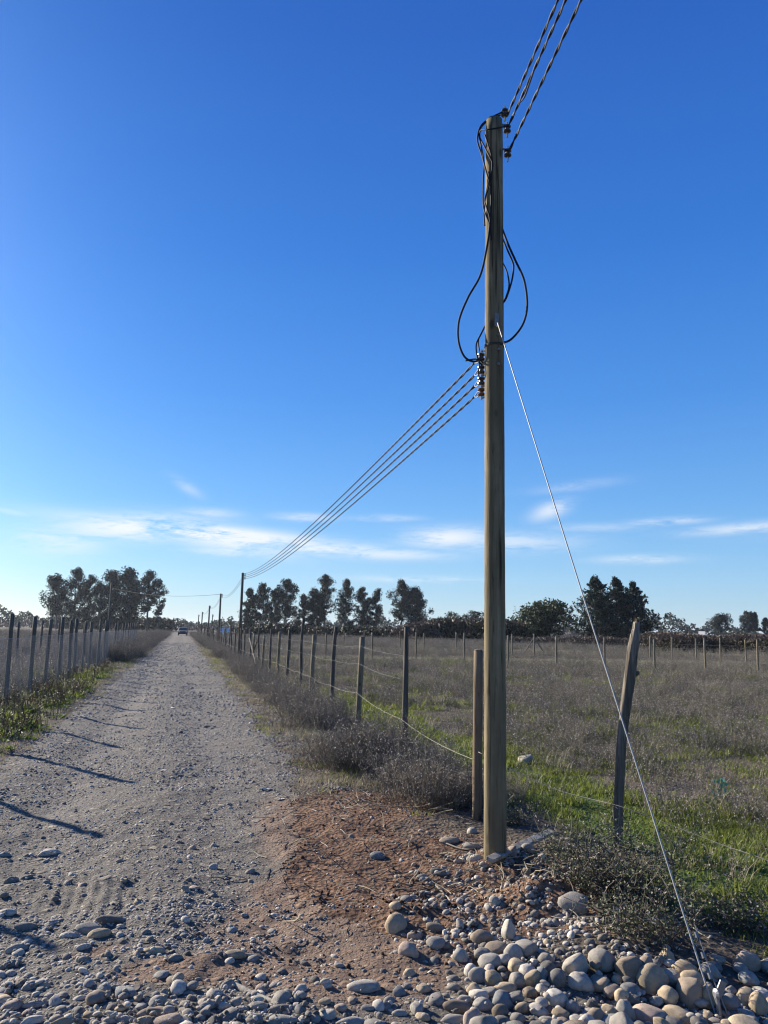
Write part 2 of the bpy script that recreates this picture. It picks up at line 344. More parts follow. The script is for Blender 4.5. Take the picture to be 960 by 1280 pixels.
class MB:
    """collects tubes, boxes, ribbons into one mesh"""
    def __init__(s): s.v = []; s.f = []; s.m = []; s.n = 0
    def add(s, V, faces, mi=0):
        V = [tuple(p) for p in V]
        s.v += V; s.f += [tuple(i+s.n for i in f) for f in faces]; s.m += [mi]*len(faces); s.n += len(V)
    def tube(s, pts, rad, sides=8, mi=0, cap=True, jitter=0, ref=None):
        pts = [Vector(p) for p in pts]; n = len(pts)
        if isinstance(rad, (int, float)): rad = [rad]*n
        t0 = (pts[1]-pts[0]).normalized()
        u = (Vector(ref) if ref else (Vector((1, 0, 0)) if abs(t0.x) < .9 else Vector((0, 1, 0))))
        V = []
        for i, p in enumerate(pts):
            t = (pts[min(i+1, n-1)]-pts[max(i-1, 0)])
            if t.length < 1e-9: t = t0.copy()
            t.normalize(); u = u - t*u.dot(t)
            if u.length < 1e-6: u = t.orthogonal()
            u.normalize(); w = t.cross(u)
            for k in range(sides):
                a = 2*math.pi*k/sides; r = rad[i]*(1+(rnd.uniform(-jitter, jitter) if jitter else 0))
                V.append(p + u*(math.cos(a)*r) + w*(math.sin(a)*r))
        fs = []
        for i in range(n-1):
            for k in range(sides):
                a = i*sides+k; b = i*sides+(k+1) % sides
                fs.append((a, b, b+sides, a+sides))
        if cap:
            fs.append(tuple(range(sides-1, -1, -1))); fs.append(tuple((n-1)*sides+k for k in range(sides)))
        s.add(V, fs, mi)
    def box(s, c, size, rot=None, mi=0):
        x, y, z = (q/2 for q in size)
        V = [Vector(p) for p in ((-x, -y, -z), (x, -y, -z), (x, y, -z), (-x, y, -z), (-x, -y, z), (x, -y, z), (x, y, z), (-x, y, z))]
        if rot is not None: V = [rot @ p for p in V]
        V = [p+Vector(c) for p in V]
        s.add(V, [(0, 3, 2, 1), (4, 5, 6, 7), (0, 1, 5, 4), (1, 2, 6, 5), (2, 3, 7, 6), (3, 0, 4, 7)], mi)
    def lathe(s, c, prof, axis=(0, 0, 1), sides=14, mi=0):
        q = Vector((0, 0, 1)).rotation_difference(Vector(axis)).to_matrix(); c = Vector(c)
        V = []
        for (r, z) in prof:
            for k in range(sides):
                a = 2*math.pi*k/sides; V.append(c + q @ Vector((r*math.cos(a), r*math.sin(a), z)))
        fs = []; n = len(prof)
        for i in range(n-1):
            for k in range(sides):
                a = i*sides+k; b = i*sides+(k+1) % sides; fs.append((a, b, b+sides, a+sides))
        fs.append(tuple(range(sides-1, -1, -1))); fs.append(tuple((n-1)*sides+k for k in range(sides)))
        s.add(V, fs, mi)
    def quad(s, p, u, w, mi=0):
        p = Vector(p); u = Vector(u); w = Vector(w)
        s.add([p-u-w, p+u-w, p+u+w, p-u+w], [(0, 1, 2, 3)], mi)
    def mesh(s, name, mats, smooth=False):
        me = bpy.data.meshes.new(name); me.from_pydata(s.v, [], s.f)
        for m in (mats if isinstance(mats, (list, tuple)) else [mats]): me.materials.append(m)
        me.polygons.foreach_set('material_index', s.m)
        if smooth: me.polygons.foreach_set('use_smooth', [True]*len(me.polygons))
        me.update(); return me
    def build(s, name, mats, parent=None, smooth=False, loc=None):
        return link(name, s.mesh(name, mats, smooth), parent, loc)
def V3(*a): return Vector(a)

# ------------------------------------------------------------------ ground + road
def axis(dense, lo, hi, step, g=1.12):
    a = list(np.arange(dense[0], dense[1]+1e-6, step)); d = step
    while a[-1] < hi: d = min(d*g, 160); a.append(a[-1]+d)
    d = step; b = [a[0]]
    while b[-1] > lo: d = min(d*g, 160); b.append(b[-1]-d)
    return np.array(b[:0:-1]+a)
xs1 = np.concatenate([np.arange(-1.3, -1.0, .028), np.arange(-1.0, .15, .014), np.arange(.15, 3.6, .028)]); xs_l = np.arange(-4.2, -1.3, .06); xs_r = np.arange(3.6, 7, .06)
def grow(start, end, step, g=1.1, mx=150):
    out = []; p = start; d = step
    while abs(p) < abs(end): d = min(d*g, mx); p = p + (d if end > start else -d); out.append(p)
    return np.array(out)
gx = np.concatenate([grow(-4.2, -3200, .08)[::-1], xs_l, xs1, xs_r, grow(7, 3200, .08)])
gy = np.concatenate([grow(2.6, -600, .08)[::-1], np.arange(2.6, 6.6, .028), np.arange(6.6, 12, .05), np.arange(12, 26, .12), grow(26, 3600, .15, 1.06)])
gx = np.unique(np.round(gx, 4)); gy = np.unique(np.round(gy, 4))
X, Y = np.meshgrid(gx, gy); Z = height(X, Y)
nx, ny = len(gx), len(gy)
GV = np.stack([X.ravel(), Y.ravel(), Z.ravel()], 1)
ii = np.arange(nx*ny).reshape(ny, nx)
GF = np.stack([ii[:-1, :-1].ravel(), ii[:-1, 1:].ravel(), ii[1:, 1:].ravel(), ii[1:, :-1].ravel()], 1)
def set_masks(me, V):
    x, y = V[:, 0].astype(float), V[:, 1].astype(float)
    col = np.ones((len(V), 4), np.float32); col[:, 0] = red_mask(x, y); col[:, 1] = green_mask(x, y); col[:, 2] = pale_mask(x, y)
    at = me.color_attributes.new('masks', 'FLOAT_COLOR', 'POINT'); at.data.foreach_set('color', col.ravel())
me = mesh_np('ground', GV, [GF], M_ground, smooth=True); set_masks(me, GV)
tag(link('ground', me), kind='structure')
def wheel(x, y):
    o = .12*(fbm(y*.15, y*0+1, 91, 2)-.5)
    return (np.exp(-((x+.85-o)/.24)**2) + np.exp(-((x-.5-o)/.24)**2))*sstep(5.5, 8, y)*(.45+.9*sstep(.35, .6, fbm(x*1.5, y*.35, 92, 3)))
cx = X[:-1, :-1].ravel(); cy = Y[:-1, :-1].ravel()
rmask = (road_mask(cx, cy) > 0) & (cy < 700) & (np.abs(cx) < 60)
RF = GF[rmask]; used, inv = np.unique(RF, return_inverse=True)
RV = GV[used].copy(); RV[:, 2] += .004
me = mesh_np('road', RV, [inv.reshape(RF.shape)], M_road, smooth=True); set_masks(me, RV)
_c = np.zeros((len(RV), 4), np.float32); me.color_attributes['masks'].data.foreach_get('color', _c.ravel() if False else _c.reshape(-1)); _c[:, 1] = np.clip(wheel(RV[:, 0].astype(float), RV[:, 1].astype(float)), 0, 1); me.color_attributes['masks'].data.foreach_set('color', _c.ravel())
tag(link('road', me), kind='structure')

# ------------------------------------------------------------------ stones
def ico_stone(seed, flat=.7, ang=0.0, sub=3):
    import bmesh
    bm = bmesh.new(); bmesh.ops.create_icosphere(bm, subdivisions=sub, radius=1.0)
    off = Vector((seed*7.3, seed*3.1, seed*1.7)); r2 = random.Random(seed)
    sx, sy, sz = 1.0, r2.uniform(.72, .95), flat*r2.uniform(.85, 1.1)
    planes = [(Vector((r2.gauss(0, 1), r2.gauss(0, 1), r2.gauss(0, 1))).normalized(), r2.uniform(.62, .85)) for _ in range(7)] if ang else []
    for v in bm.verts:
        p = v.co.copy()
        d = 1 + .24*mnoise.noise(p*.95+off) + .09*mnoise.noise(p*2.1+off) + .022*mnoise.noise(p*6+off)
        q = p*d
        for n, h in planes:
            e = q.dot(n)-h
            if e > 0: q -= n*e*ang
        v.co = Vector((q.x*sx, q.y*sy, q.z*sz))
    bmesh.ops.recalc_face_normals(bm, faces=bm.faces)
    m = bpy.data.meshes.new('river_stone'); bm.to_mesh(m); bm.free()
    m.polygons.foreach_set('use_smooth', [True]*len(m.polygons)); m.update()
    return m
SHAPES = [ico_stone(k+1, (.62, .75, .55, .8, .68, .5, .85, .7)[k % 8], (.35, .0, .55, .7)[k % 4]) for k in range(12)]
ROUGH = [ico_stone(60+k, .8, .85) for k in range(4)]
SMESH = {}
def smesh(k, tone, rough=False):
    key = (k, tone, rough)
    if key not in SMESH:
        m = (ROUGH[k % 4] if rough else SHAPES[k % 12]).copy(); m.materials.clear(); m.materials.append(STONE[tone]); SMESH[key] = m
    return SMESH[key]
# surface raster so that stones pile on one another
RX0, RY0, RS = -2.5, 2.6, .02; RNX, RNY = 350, 330
_rx, _ry = np.meshgrid(RX0+np.arange(RNX)*RS, RY0+np.arange(RNY)*RS)
SURF = height(_rx, _ry)
PLACED = []
GFOOT = ground_px(904, 1272)
def put_stone(x, y, a, b, c, tone, label, group, rz=None, tilt=.2, rough=False, sink=.3, cat='stone', force=False):
    i = int((x-RX0)/RS); j = int((y-RY0)/RS); k = max(1, int(.55*(a+b)/2/RS))
    if math.hypot(x-GFOOT.x, y-GFOOT.y) < .05 + a*.4 and not force: return None
    if 0 <= i < RNX and 0 <= j < RNY:
        win = SURF[max(0, j-k):j+k+1, max(0, i-k):i+k+1]; z0 = float(win.mean())
    else: z0 = hz(x, y)
    z = z0 + c*(1-sink*1.0) - c*.25
    o = link('river_stone', smesh(rnd.randrange(12), tone, rough))
    o.location = (x, y, z); o.scale = (a, b/.84, c/.68)
    o.rotation_euler = (rnd.uniform(-tilt, tilt), rnd.uniform(-tilt, tilt), rz if rz is not None else rnd.uniform(0, 6.28))
    tag(o, label, cat, group)
    kk = int(max(a, b)/RS)+1
    if 0 <= i < RNX and 0 <= j < RNY:
        j0, j1, i0, i1 = max(0, j-kk), min(RNY, j+kk+1), max(0, i-kk), min(RNX, i+kk+1)
        dx = _rx[j0:j1, i0:i1]-x; dy = _ry[j0:j1, i0:i1]-y; rr = (dx*dx+dy*dy)/((a+b)/2)**2
        top = z + c*np.sqrt(np.clip(1-rr, 0, 1)); SURF[j0:j1, i0:i1] = np.where(rr < 1, np.maximum(SURF[j0:j1, i0:i1], top), SURF[j0:j1, i0:i1])
    PLACED.append((x, y, max(a, b)))
    return o
def stone_px(px, py, w, h, tone, label, group, **kw):
    """stone seen centred at (px,py), w by h photo pixels"""
    base = ground_px(px, py + h*.32)
    dist = (base-CP).length; s = dist/F_PX
    a = w*s/2*.95; c = max(h*s/2*.88, a*.3); c = min(c, a*1.5)
    b = min(a, c)*1.05 if h < w else a*.95
    ang = math.atan2(base.x, base.y)
    return put_stone(base.x, base.y, a, b, c, tone, label, group, rz=-ang + rnd.uniform(-.25, .25), **kw)

HEAP, EARTH, EDGE, TRACK = 'cobbles in the loose heap by the guy wire', 'stones on the reddish earth round the pole', 'cobbles lying along the near edge of the track', 'stones lying on the gravel track'
WHERE = {HEAP: 'river cobble in the loose heap beside the guy wire foot', EARTH: 'stone lying on the reddish earth near the tall pole',
         EDGE: 'rounded cobble in the pebbly strip crossing the foot of the track', TRACK: 'small stone lying loose on the gravel track'}
def lab(tone, z): return f'{tone} {WHERE[z]}'
SINGLE = [  # px, py, w, h, tone, label, zone, rough
 (454, 1232, 42, 24, 'pale grey', 'broad pale grey oval stone at the lower tip of the reddish earth patch', EARTH, 0),
 (494, 1151, 26, 24, 'tan', 'smooth tan egg-shaped stone on the clod bank left of the pole foot', EARTH, 0),
 (718, 1130, 38, 28, 'grey', 'large cracked grey boulder on top of the red soil mound', EARTH, 1),
 (752, 1195, 34, 34, 'grey', 'rounded grey boulder half buried under dry straw below the mound', EARTH, 0),
 (575, 1192, 23, 18, 'whitish', 'angular whitish stone on brown soil left of the cobble heap', EARTH, 1),
 (511, 1185, 24, 19, 'pinkish', 'pinkish round stone at the edge of the orange earth patch', EARTH, 0),
 (619, 1123, 16, 22, 'whitish', 'upright whitish stone among dry twigs below the pole', EARTH, 0),
 (472, 1068, 19, 13, 'blue grey', 'lone blue grey stone on dark red soil left of the pole', EARTH, 0),
 (636, 1164, 18, 28, 'whitish', 'jagged whitish rock standing at the back of the cobble heap', HEAP, 1),
 (641, 1189, 22, 19, 'whitish', 'smooth whitish cobble at the back of the heap under the jagged rock', HEAP, 0),
 (632, 1234, 30, 16, 'tan', 'pitted tan oval cobble lying flat in the left of the heap', HEAP, 0),
 (628, 1251, 30, 24, 'blue grey', 'blunt blue grey cobble at the lower left of the heap', HEAP, 1),
 (694, 1246, 29, 23, 'pale grey', 'large pale grey oval cobble in the middle of the heap', HEAP, 0),
 (765, 1236, 22, 19, 'pinkish', 'pinkish egg-shaped cobble in the middle of the heap', HEAP, 0),
 (814, 1222, 34, 29, 'tan', 'big tan grey cobble with dark veins near the top of the heap', HEAP, 0),
 (856, 1211, 34, 23, 'tan', 'smooth tan cobble at the very top of the heap left of the guy wire', HEAP, 0),
 (835, 1242, 24, 26, 'tan', 'upright pale tan cobble below the top of the heap', HEAP, 0),
 (861, 1237, 28, 33, 'brownish', 'tall brown grey cobble just left of the guy wire', HEAP, 0),
 (885, 1249, 17, 23, 'tan', 'brown and tan upright cobble touching the guy wire', HEAP, 0),
 (922, 1262, 31, 24, 'grey', 'broad grey cobble just right of the guy wire foot', HEAP, 0),
 (949, 1254, 20, 36, 'tan', 'tall tan standing stone at the right end of the heap', HEAP, 0),
 (812, 1267, 38, 27, 'pinkish', 'wide pinkish grey cobble at the bottom of the heap', HEAP, 0),
 (851, 1269, 38, 24, 'tan', 'wide tan slab-like cobble at the bottom of the heap', HEAP, 0),
 (834, 1196, 18, 18, 'tan', 'rough two-lobed tan stone behind the heap at the grass edge', HEAP, 1),
 (603, 1169, 27, 20, 'brownish', 'brown grey flat-faced stone at the upper left edge of the heap', HEAP, 1),
 (62, 1065, 32, 9, 'pale grey', 'flat pale slab stone on the rutted side of the track', TRACK, 1),
 (137, 1148, 35, 16, 'dark grey', 'long dark grey cobble lying behind a pale pair on the track', TRACK, 0),
 (110, 1160, 29, 18, 'grey', 'domed grey cobble in the cluster on the left of the track', TRACK, 0),
 (123, 1166, 29, 15, 'tan', 'tan grey cobble at the front of the cluster on the track', TRACK, 0),
 (88, 1169, 27, 10, 'pale grey', 'low pale flat cobble at the left end of the cluster', TRACK, 0),
 (193, 1188, 25, 12, 'tan', 'orange tan flat stone by a small patch of rusty earth', TRACK, 0),
 (293, 1193, 25, 13, 'tan', 'banded tan stone beside a thin stick on the track', TRACK, 0),
 (195, 1266, 43, 15, 'brownish', 'long brown oval cobble behind the front row of the pebbly strip', EDGE, 0),
 (353, 1273, 34, 17, 'grey', 'large grey cobble in front of the curved stick', EDGE, 0),
 (351, 1261, 32, 11, 'dark grey', 'long dark grey cobble touching the end of the curved stick', EDGE, 0),
 (321, 1257, 25, 13, 'pale grey', 'pale flat-bottomed cobble under the curved stick', EDGE, 0),
 (436, 1277, 34, 11, 'pale grey', 'broad pale cobble just below the large pale oval stone', EDGE, 0),
]
for px, py, w, h, tone, l, z, rg in SINGLE:
    stone_px(px, py, w, h, tone, l, z, rough=bool(rg), sink=.36 if z == HEAP else .5, tilt=.15)
MORE = [
 (621, 1183, 30, 22, 'brownish', HEAP), (658, 1184, 28, 22, 'grey', HEAP), (613, 1200, 30, 24, 'grey', HEAP), (658, 1089, 16, 14, 'tan', EARTH),
 (640, 1063, 13, 18, 'pinkish', EARTH), (660, 1058, 18, 19, 'grey', EARTH), (659, 1212, 20, 22, 'pale grey', HEAP), (677, 1217, 17, 25, 'blue grey', HEAP), (697, 1222, 20, 26, 'dark grey', HEAP),
 (615, 1222, 25, 22, 'tan', HEAP), (647, 1226, 22, 20, 'grey', HEAP), (677, 1235, 16, 15, 'pale grey', HEAP), (662, 1240, 18, 15, 'brownish', HEAP), (604, 1255, 24, 18, 'grey', HEAP),
 (726, 1226, 28, 22, 'pale grey', HEAP), (787, 1236, 24, 20, 'blue grey', HEAP), (838, 1221, 29, 22, 'grey', HEAP), (782, 1262, 20, 25, 'grey', HEAP), (761, 1264, 19, 17, 'tan', HEAP),
 (906, 1245, 18, 15, 'grey', HEAP), (673, 1262, 22, 18, 'pale grey', HEAP), (701, 1269, 20, 16, 'tan', HEAP), (684, 1275, 20, 14, 'grey', HEAP), (874, 1276, 13, 11, 'pale grey', HEAP),
 (740, 1254, 17, 14, 'dark grey', HEAP), (716, 1256, 18, 20, 'blue grey', HEAP), (745, 1272, 22, 18, 'brownish', HEAP), (720, 1276, 20, 16, 'pale grey', HEAP), (895, 1277, 15, 10, 'grey', HEAP), (646, 1272, 20, 17, 'grey', HEAP), (627, 1276, 20, 15, 'dark grey', HEAP),
 (509, 1124, 19, 17, 'dark grey', EARTH), (494, 1130, 17, 14, 'tan', EARTH), (524, 1128, 14, 10, 'whitish', EARTH), (544, 1156, 25, 17, 'brownish', EARTH), (545, 1175, 24, 19, 'grey', EARTH),
 (511, 1216, 14, 11, 'tan', EARTH), (589, 1213, 17, 20, 'pale grey', HEAP), (597, 1219, 23, 16, 'grey', HEAP), (567, 1233, 18, 12, 'grey', EDGE), (580, 1249, 23, 14, 'grey', EDGE),
 (573, 1257, 34, 18, 'brownish', EDGE), (567, 1273, 34, 14, 'grey', EDGE), (592, 1268, 15, 18, 'pale grey', EDGE), (319, 1273, 19, 14, 'grey', EDGE), (408, 1267, 22, 14, 'pale grey', EDGE), (380, 1274, 14, 10, 'grey', EDGE),
 (406, 1251, 15, 10, 'tan', EDGE), (590, 1038, 14, 12, 'pale grey', EARTH), (562, 1048, 27, 13, 'brownish', EARTH), (590, 1055, 25, 13, 'grey', EARTH), (596, 1070, 18, 12, 'pale grey', EARTH), (548, 1089, 22, 10, 'dark grey', EARTH),
 (528, 1096, 14, 8, 'grey', EARTH), (573, 1075, 13, 9, 'pinkish', EARTH), (605, 1080, 12, 9, 'pale grey', EARTH),
 (32, 1157, 27, 14, 'dark grey', TRACK), (7, 1140, 24, 11, 'pale grey', TRACK), (105, 1183, 17, 9, 'pale grey', TRACK), (218, 1198, 17, 8, 'grey', TRACK), (20, 1185, 23, 11, 'pale grey', TRACK), (13, 1205, 24, 11, 'dark grey', TRACK),
 (37, 1233, 18, 12, 'grey', EDGE), (45, 1255, 27, 10, 'grey', EDGE), (40, 1275, 28, 12, 'pale grey', EDGE), (100, 1247, 17, 8, 'pale grey', EDGE), (72, 1272, 20, 12, 'grey', EDGE), (85, 1278, 42, 12, 'tan', EDGE),
 (158, 1276, 27, 12, 'grey', EDGE), (182, 1277, 24, 13, 'tan', EDGE), (208, 1276, 33, 16, 'pinkish', EDGE), (197, 1251, 21, 17, 'grey', EDGE), (260, 1256, 22, 12, 'pale grey', EDGE), (230, 1276, 18, 12, 'grey', EDGE),
 (278, 1258, 16, 10, 'pale grey', EDGE), (300, 1262, 20, 10, 'grey', EDGE), (313, 1088, 14, 10, 'grey', TRACK), (32, 1097, 17, 7, 'dark grey', TRACK), (15, 1099, 18, 10, 'dark grey', TRACK), (6, 1068, 14, 8, 'grey', TRACK),
 (115, 1268, 20, 12, 'tan', EDGE), (14, 1278, 26, 10, 'pale grey', EDGE), (137, 1275, 17, 12, 'pale grey', EDGE), (460, 1258, 16, 9, 'grey', EDGE), (500, 1266, 18, 10, 'pale grey', EDGE), (528, 1270, 18, 11, 'tan', EDGE), (345, 1243, 13, 8, 'grey', EDGE)]
for px, py, w, h, tone, z in MORE:
    stone_px(px, py, w, h, tone, lab(tone, z), z, sink=.36 if z == HEAP else .5)
TONES = ['pale grey', 'grey', 'grey', 'dark grey', 'tan', 'brownish', 'blue grey', 'pinkish']
def fill(n, zone, sampler, s0, s1, tones=TONES, gap=.75, sink=.55):
    k = tr = 0
    while k < n and tr < n*40:
        tr += 1
        px, py = sampler(); p = ground_px(px, py); a = s0*(s1/s0)**(rnd.random()**1.7)
        if any(math.hypot(p.x-x, p.y-y) < gap*(a+r) for x, y, r in PLACED): continue
        t = rnd.choice(tones); b = a*rnd.uniform(.7, .95)
        put_stone(p.x, p.y, a, b, a*rnd.uniform(.45, .8), t, lab(t, zone), zone, sink=sink, rough=rnd.random() < .38); k += 1
def s_heap():
    while True:
        x, y = rnd.uniform(590, 975), rnd.uniform(1185, 1300)
        if y > 1205 + max(0, (690-x))*-.15 + max(0, (x-690)*.12)*(x < 760): return x, y
fill(78, HEAP, s_heap, .032, .078, gap=.6, sink=.2)
fill(66, EDGE, lambda: (rnd.uniform(-15, 600), rnd.triangular(1225, 1300, 1288)), .025, .06, gap=.8)
fill(30, TRACK, lambda: (rnd.uniform(-10, 300), rnd.uniform(1050, 1230)), .02, .045, gap=1.0)
fill(24, EARTH, lambda: (rnd.uniform(500, 690), rnd.uniform(1040, 1190)), .02, .045, gap=1.0)
SURF_T = SURF

# ------------------------------------------------------------------ scatter (uncountable stuff as one object each)
def src_collection(name, meshes):
    c = bpy.data.collections.new(name)
    for k, m in enumerate(meshes):
        c.objects.link(bpy.data.objects.new(f'{name}_source_{k:02d}', m))
    return c
def scatter(name, meshes, P, rot, scl, idx, mat):
    me = bpy.data.meshes.new(name); n = len(P)
    me.vertices.add(n); me.vertices.foreach_set('co', np.asarray(P, np.float32).ravel())
    a = me.attributes.new('rot', 'FLOAT_VECTOR', 'POINT'); a.data.foreach_set('vector', np.asarray(rot, np.float32).ravel())
    a = me.attributes.new('scl', 'FLOAT_VECTOR', 'POINT'); a.data.foreach_set('vector', np.asarray(scl, np.float32).ravel())
    a = me.attributes.new('idx', 'INT', 'POINT'); a.data.foreach_set('value', np.asarray(idx, np.int32))
    me.update()
    o = link(name, me)
    ng = bpy.data.node_groups.new(name, 'GeometryNodeTree')
    ng.interface.new_socket('Geometry', in_out='INPUT', socket_type='NodeSocketGeometry'); ng.interface.new_socket('Geometry', in_out='OUTPUT', socket_type='NodeSocketGeometry')
    N = ng.nodes; gi = N.new('NodeGroupInput'); go = N.new('NodeGroupOutput'); ip = N.new('GeometryNodeInstanceOnPoints'); ci = N.new('GeometryNodeCollectionInfo')
    ci.inputs[0].default_value = src_collection(name+'_sources', meshes); ci.inputs['Separate Children'].default_value = True; ci.inputs['Reset Children'].default_value = True
    def na(nm, t):
        q = N.new('GeometryNodeInputNamedAttribute'); q.data_type = t; q.inputs[0].default_value = nm; return q.outputs[0]
    L = ng.links
    L.new(gi.outputs[0], ip.inputs['Points']); L.new(ci.outputs[0], ip.inputs['Instance']); ip.inputs['Pick Instance'].default_value = True
    L.new(na('idx', 'INT'), ip.inputs['Instance Index']); L.new(na('rot', 'FLOAT_VECTOR'), ip.inputs['Rotation']); L.new(na('scl', 'FLOAT_VECTOR'), ip.inputs['Scale'])
    L.new(ip.outputs[0], go.inputs[0])
    md = o.modifiers.new('scatter', 'NODES'); md.node_group = ng
    tag(o, kind='stuff')
    return o
def surf_at(x, y):
    z = height(x, y)
    i = ((x-RX0)/RS).astype(int); j = ((y-RY0)/RS).astype(int)
    ok = (i >= 0) & (i < RNX) & (j >= 0) & (j < RNY)
    z[ok] = np.where(SURF_T[j[ok], i[ok]] > z[ok]+.03, z[ok], SURF_T[j[ok], i[ok]])
    return z
def wedge(n, d0, d1, a0=-36, a1=52):
    d = np.sqrt(rng.uniform(d0*d0, d1*d1, n)); a = np.radians(rng.uniform(a0, a1, n)+0)
    return d*np.sin(a), d*np.cos(a)

# gravel
pebs = [ico_stone(100+k, (.6, .75, .5, .85)[k % 4], .5 if k % 2 else .85, 2) for k in range(9)]
for k, m in enumerate(pebs): m.materials.append(M_peb[k % 3])
px_, py_, ps_ = [], [], []
def peb_zone(n, d0, d1, s0, s1, pw, prob, a0=-40, a1=45):
    x, y = wedge(n, d0, d1, a0, a1); keep = rng.random(n) < prob(x, y); x = x[keep]; y = y[keep]
    px_.append(x); py_.append(y); ps_.append(s0*(s1/s0)**(rng.random(len(x))**pw))
def p_road(x, y):
    r = sstep(-.15, .15, road_mask(x, y)); c = fbm(x*1.5, y*1.5, 41, 3)
    soft = 1-.95*gauss(x, y, -.4, 5.2, .75, .6)
    return np.clip(r*(1-.85*red_mask(x, y))*(.12+1.25*sstep(.38, .66, c))*soft*(1-.6*np.clip(wheel(x, y), 0, 1)) + .06*red_mask(x, y) + (.08+.5*sstep(.4, .6, fbm(x*2.3, y*2.3, 43, 3)))*(x < 2.2)*(x > -2.4)*(1-.9*red_mask(x, y)), 0, 1)
peb_zone(36000, 3.0, 5.0, .004, .017, 1.7, lambda x, y: np.clip(p_road(x, y)*1.3, 0, 1))
peb_zone(3800, 3.0, 5.2, .013, .034, 1.9, lambda x, y: p_road(x, y)*sstep(5.2, 3.9, y + .25*x))
peb_zone(56000, 4.2, 8, .004, .015, 1.7, p_road)
peb_zone(40000, 8, 14, .006, .02, 1.8, p_road, -26, 16)
peb_zone(26000, 14, 28, .010, .028, 1.9, p_road, -12, 8)
peb_zone(12000, 28, 80, .02, .055, 1.9, p_road, -6, 4)
peb_zone(9000, 4.2, 12, .011, .025, 1.9, lambda x, y: p_road(x, y)*(.15+.9*sstep(.45, .65, fbm(x*.8, y*.8, 44, 3))), -34, 18)
peb_zone(9000, 12, 40, .018, .042, 1.8, lambda x, y: p_road(x, y)*.7, -12, 8)
peb_zone(5000, 3.0, 5.8, .008, .03, 1.6, lambda x, y: np.clip(gauss(x, y, 1.9, 4.0, .6, .5)*1.1 + .6*gauss(x, y, 2.1, 5.2, .6, .6), 0, 1), 15, 42)
x = np.concatenate(px_); y = np.concatenate(py_); s = np.concatenate(ps_); n = len(x)
z = surf_at(x, y) + s*.1
scatter('gravel', pebs, np.stack([x, y, z], 1), np.stack([rng.normal(0, .3, n), rng.normal(0, .3, n), rng.uniform(0, 6.28, n)], 1), np.stack([s, s*rng.uniform(.7, 1.1, n), s*rng.uniform(.7, 1.1, n)], 1), rng.integers(0, 9, n), None)

# clods of red soil
clods = [ico_stone(200+k, .8, .9, 2) for k in range(5)]
for m in clods:
    m.materials.append(M_clod)
    for v in m.vertices: v.co *= 1+.25*mnoise.noise(v.co*3.1)
x, y = wedge(26000, 3.2, 8.2, 2, 40)
pr = red_mask(x, y)*(.05 + .12*sstep(.45, .65, fbm(x*2.6, y*2.6, 51, 3))) + .8*gauss(x, y, 2.12, 4.42, .28, .26) + .6*gauss(x, y, 1.4, 4.5, .35, .3)
k = rng.random(len(x)) < np.clip(pr, 0, 1); x = x[k]; y = y[k]; n = len(x)
s = .003*(.015/.003)**(rng.random(n)**2.0)
scatter('soil_clods', clods, np.stack([x, y, surf_at(x, y)+s*.3], 1), rng.uniform(0, 6.28, (n, 3)), np.stack([s, s, s], 1), rng.integers(0, 5, n), None)

# --- plant sources
def ribbon_stem(mb, p, d, L, r, seg=3, curl=.3, mi=0, sides=3):
    pts = [Vector(p)]; d = Vector(d).normalized()
    for k in range(seg):
        d = (d + Vector((rnd.gauss(0, curl), rnd.gauss(0, curl), rnd.gauss(0, curl)*.5))*.5).normalized(); pts.append(pts[-1]+d*(L/seg))
    mb.tube(pts, [r*(1-.6*i/seg) for i in range(seg+1)], sides, mi, cap=False); return pts, d
def weed_mesh(seed, stems=11, h=.34, spread=.16, seeds=5, twig=4, lean=.55, r=.0026, ss=.0065, mats=None):
    global rnd
    old = rnd; rnd = random.Random(seed); mb = MB()
    for _ in range(stems):
        a = rnd.uniform(0, 6.28); q = spread*math.sqrt(rnd.random()); p = Vector((q*math.cos(a), q*math.sin(a), -.02))
        d = Vector((math.cos(a)*lean*rnd.random(), math.sin(a)*lean*rnd.random(), 1)); L = h*rnd.uniform(.55, 1.15)
        pts, dd = ribbon_stem(mb, p, d, L, r, 3, .35)
        for _ in range(twig):
            b = pts[rnd.choice((1, 2, 2, 3))]; e = Vector((rnd.gauss(0, 1), rnd.gauss(0, 1), rnd.uniform(.2, 1.2)))
            tp, _d = ribbon_stem(mb, b, e, L*rnd.uniform(.2, .45), r*.6, 2, .4)
            for _ in range(max(1, seeds//2)):
                c = tp[-1].lerp(tp[0], rnd.random()*.8) + Vector((rnd.gauss(0, .006), rnd.gauss(0, .006), rnd.gauss(0, .006)))
                u = Vector((rnd.gauss(0, 1), rnd.gauss(0, 1), rnd.gauss(0, 1))).normalized(); w = u.orthogonal().normalized()
                g = ss*rnd.uniform(.5, 1.3); mb.quad(c, u*g, w*g*.6, 1 if rnd.random() < .62 else 0)
    m = mb.mesh('weed', mats or [M_weed, M_seed]); rnd = old; return m
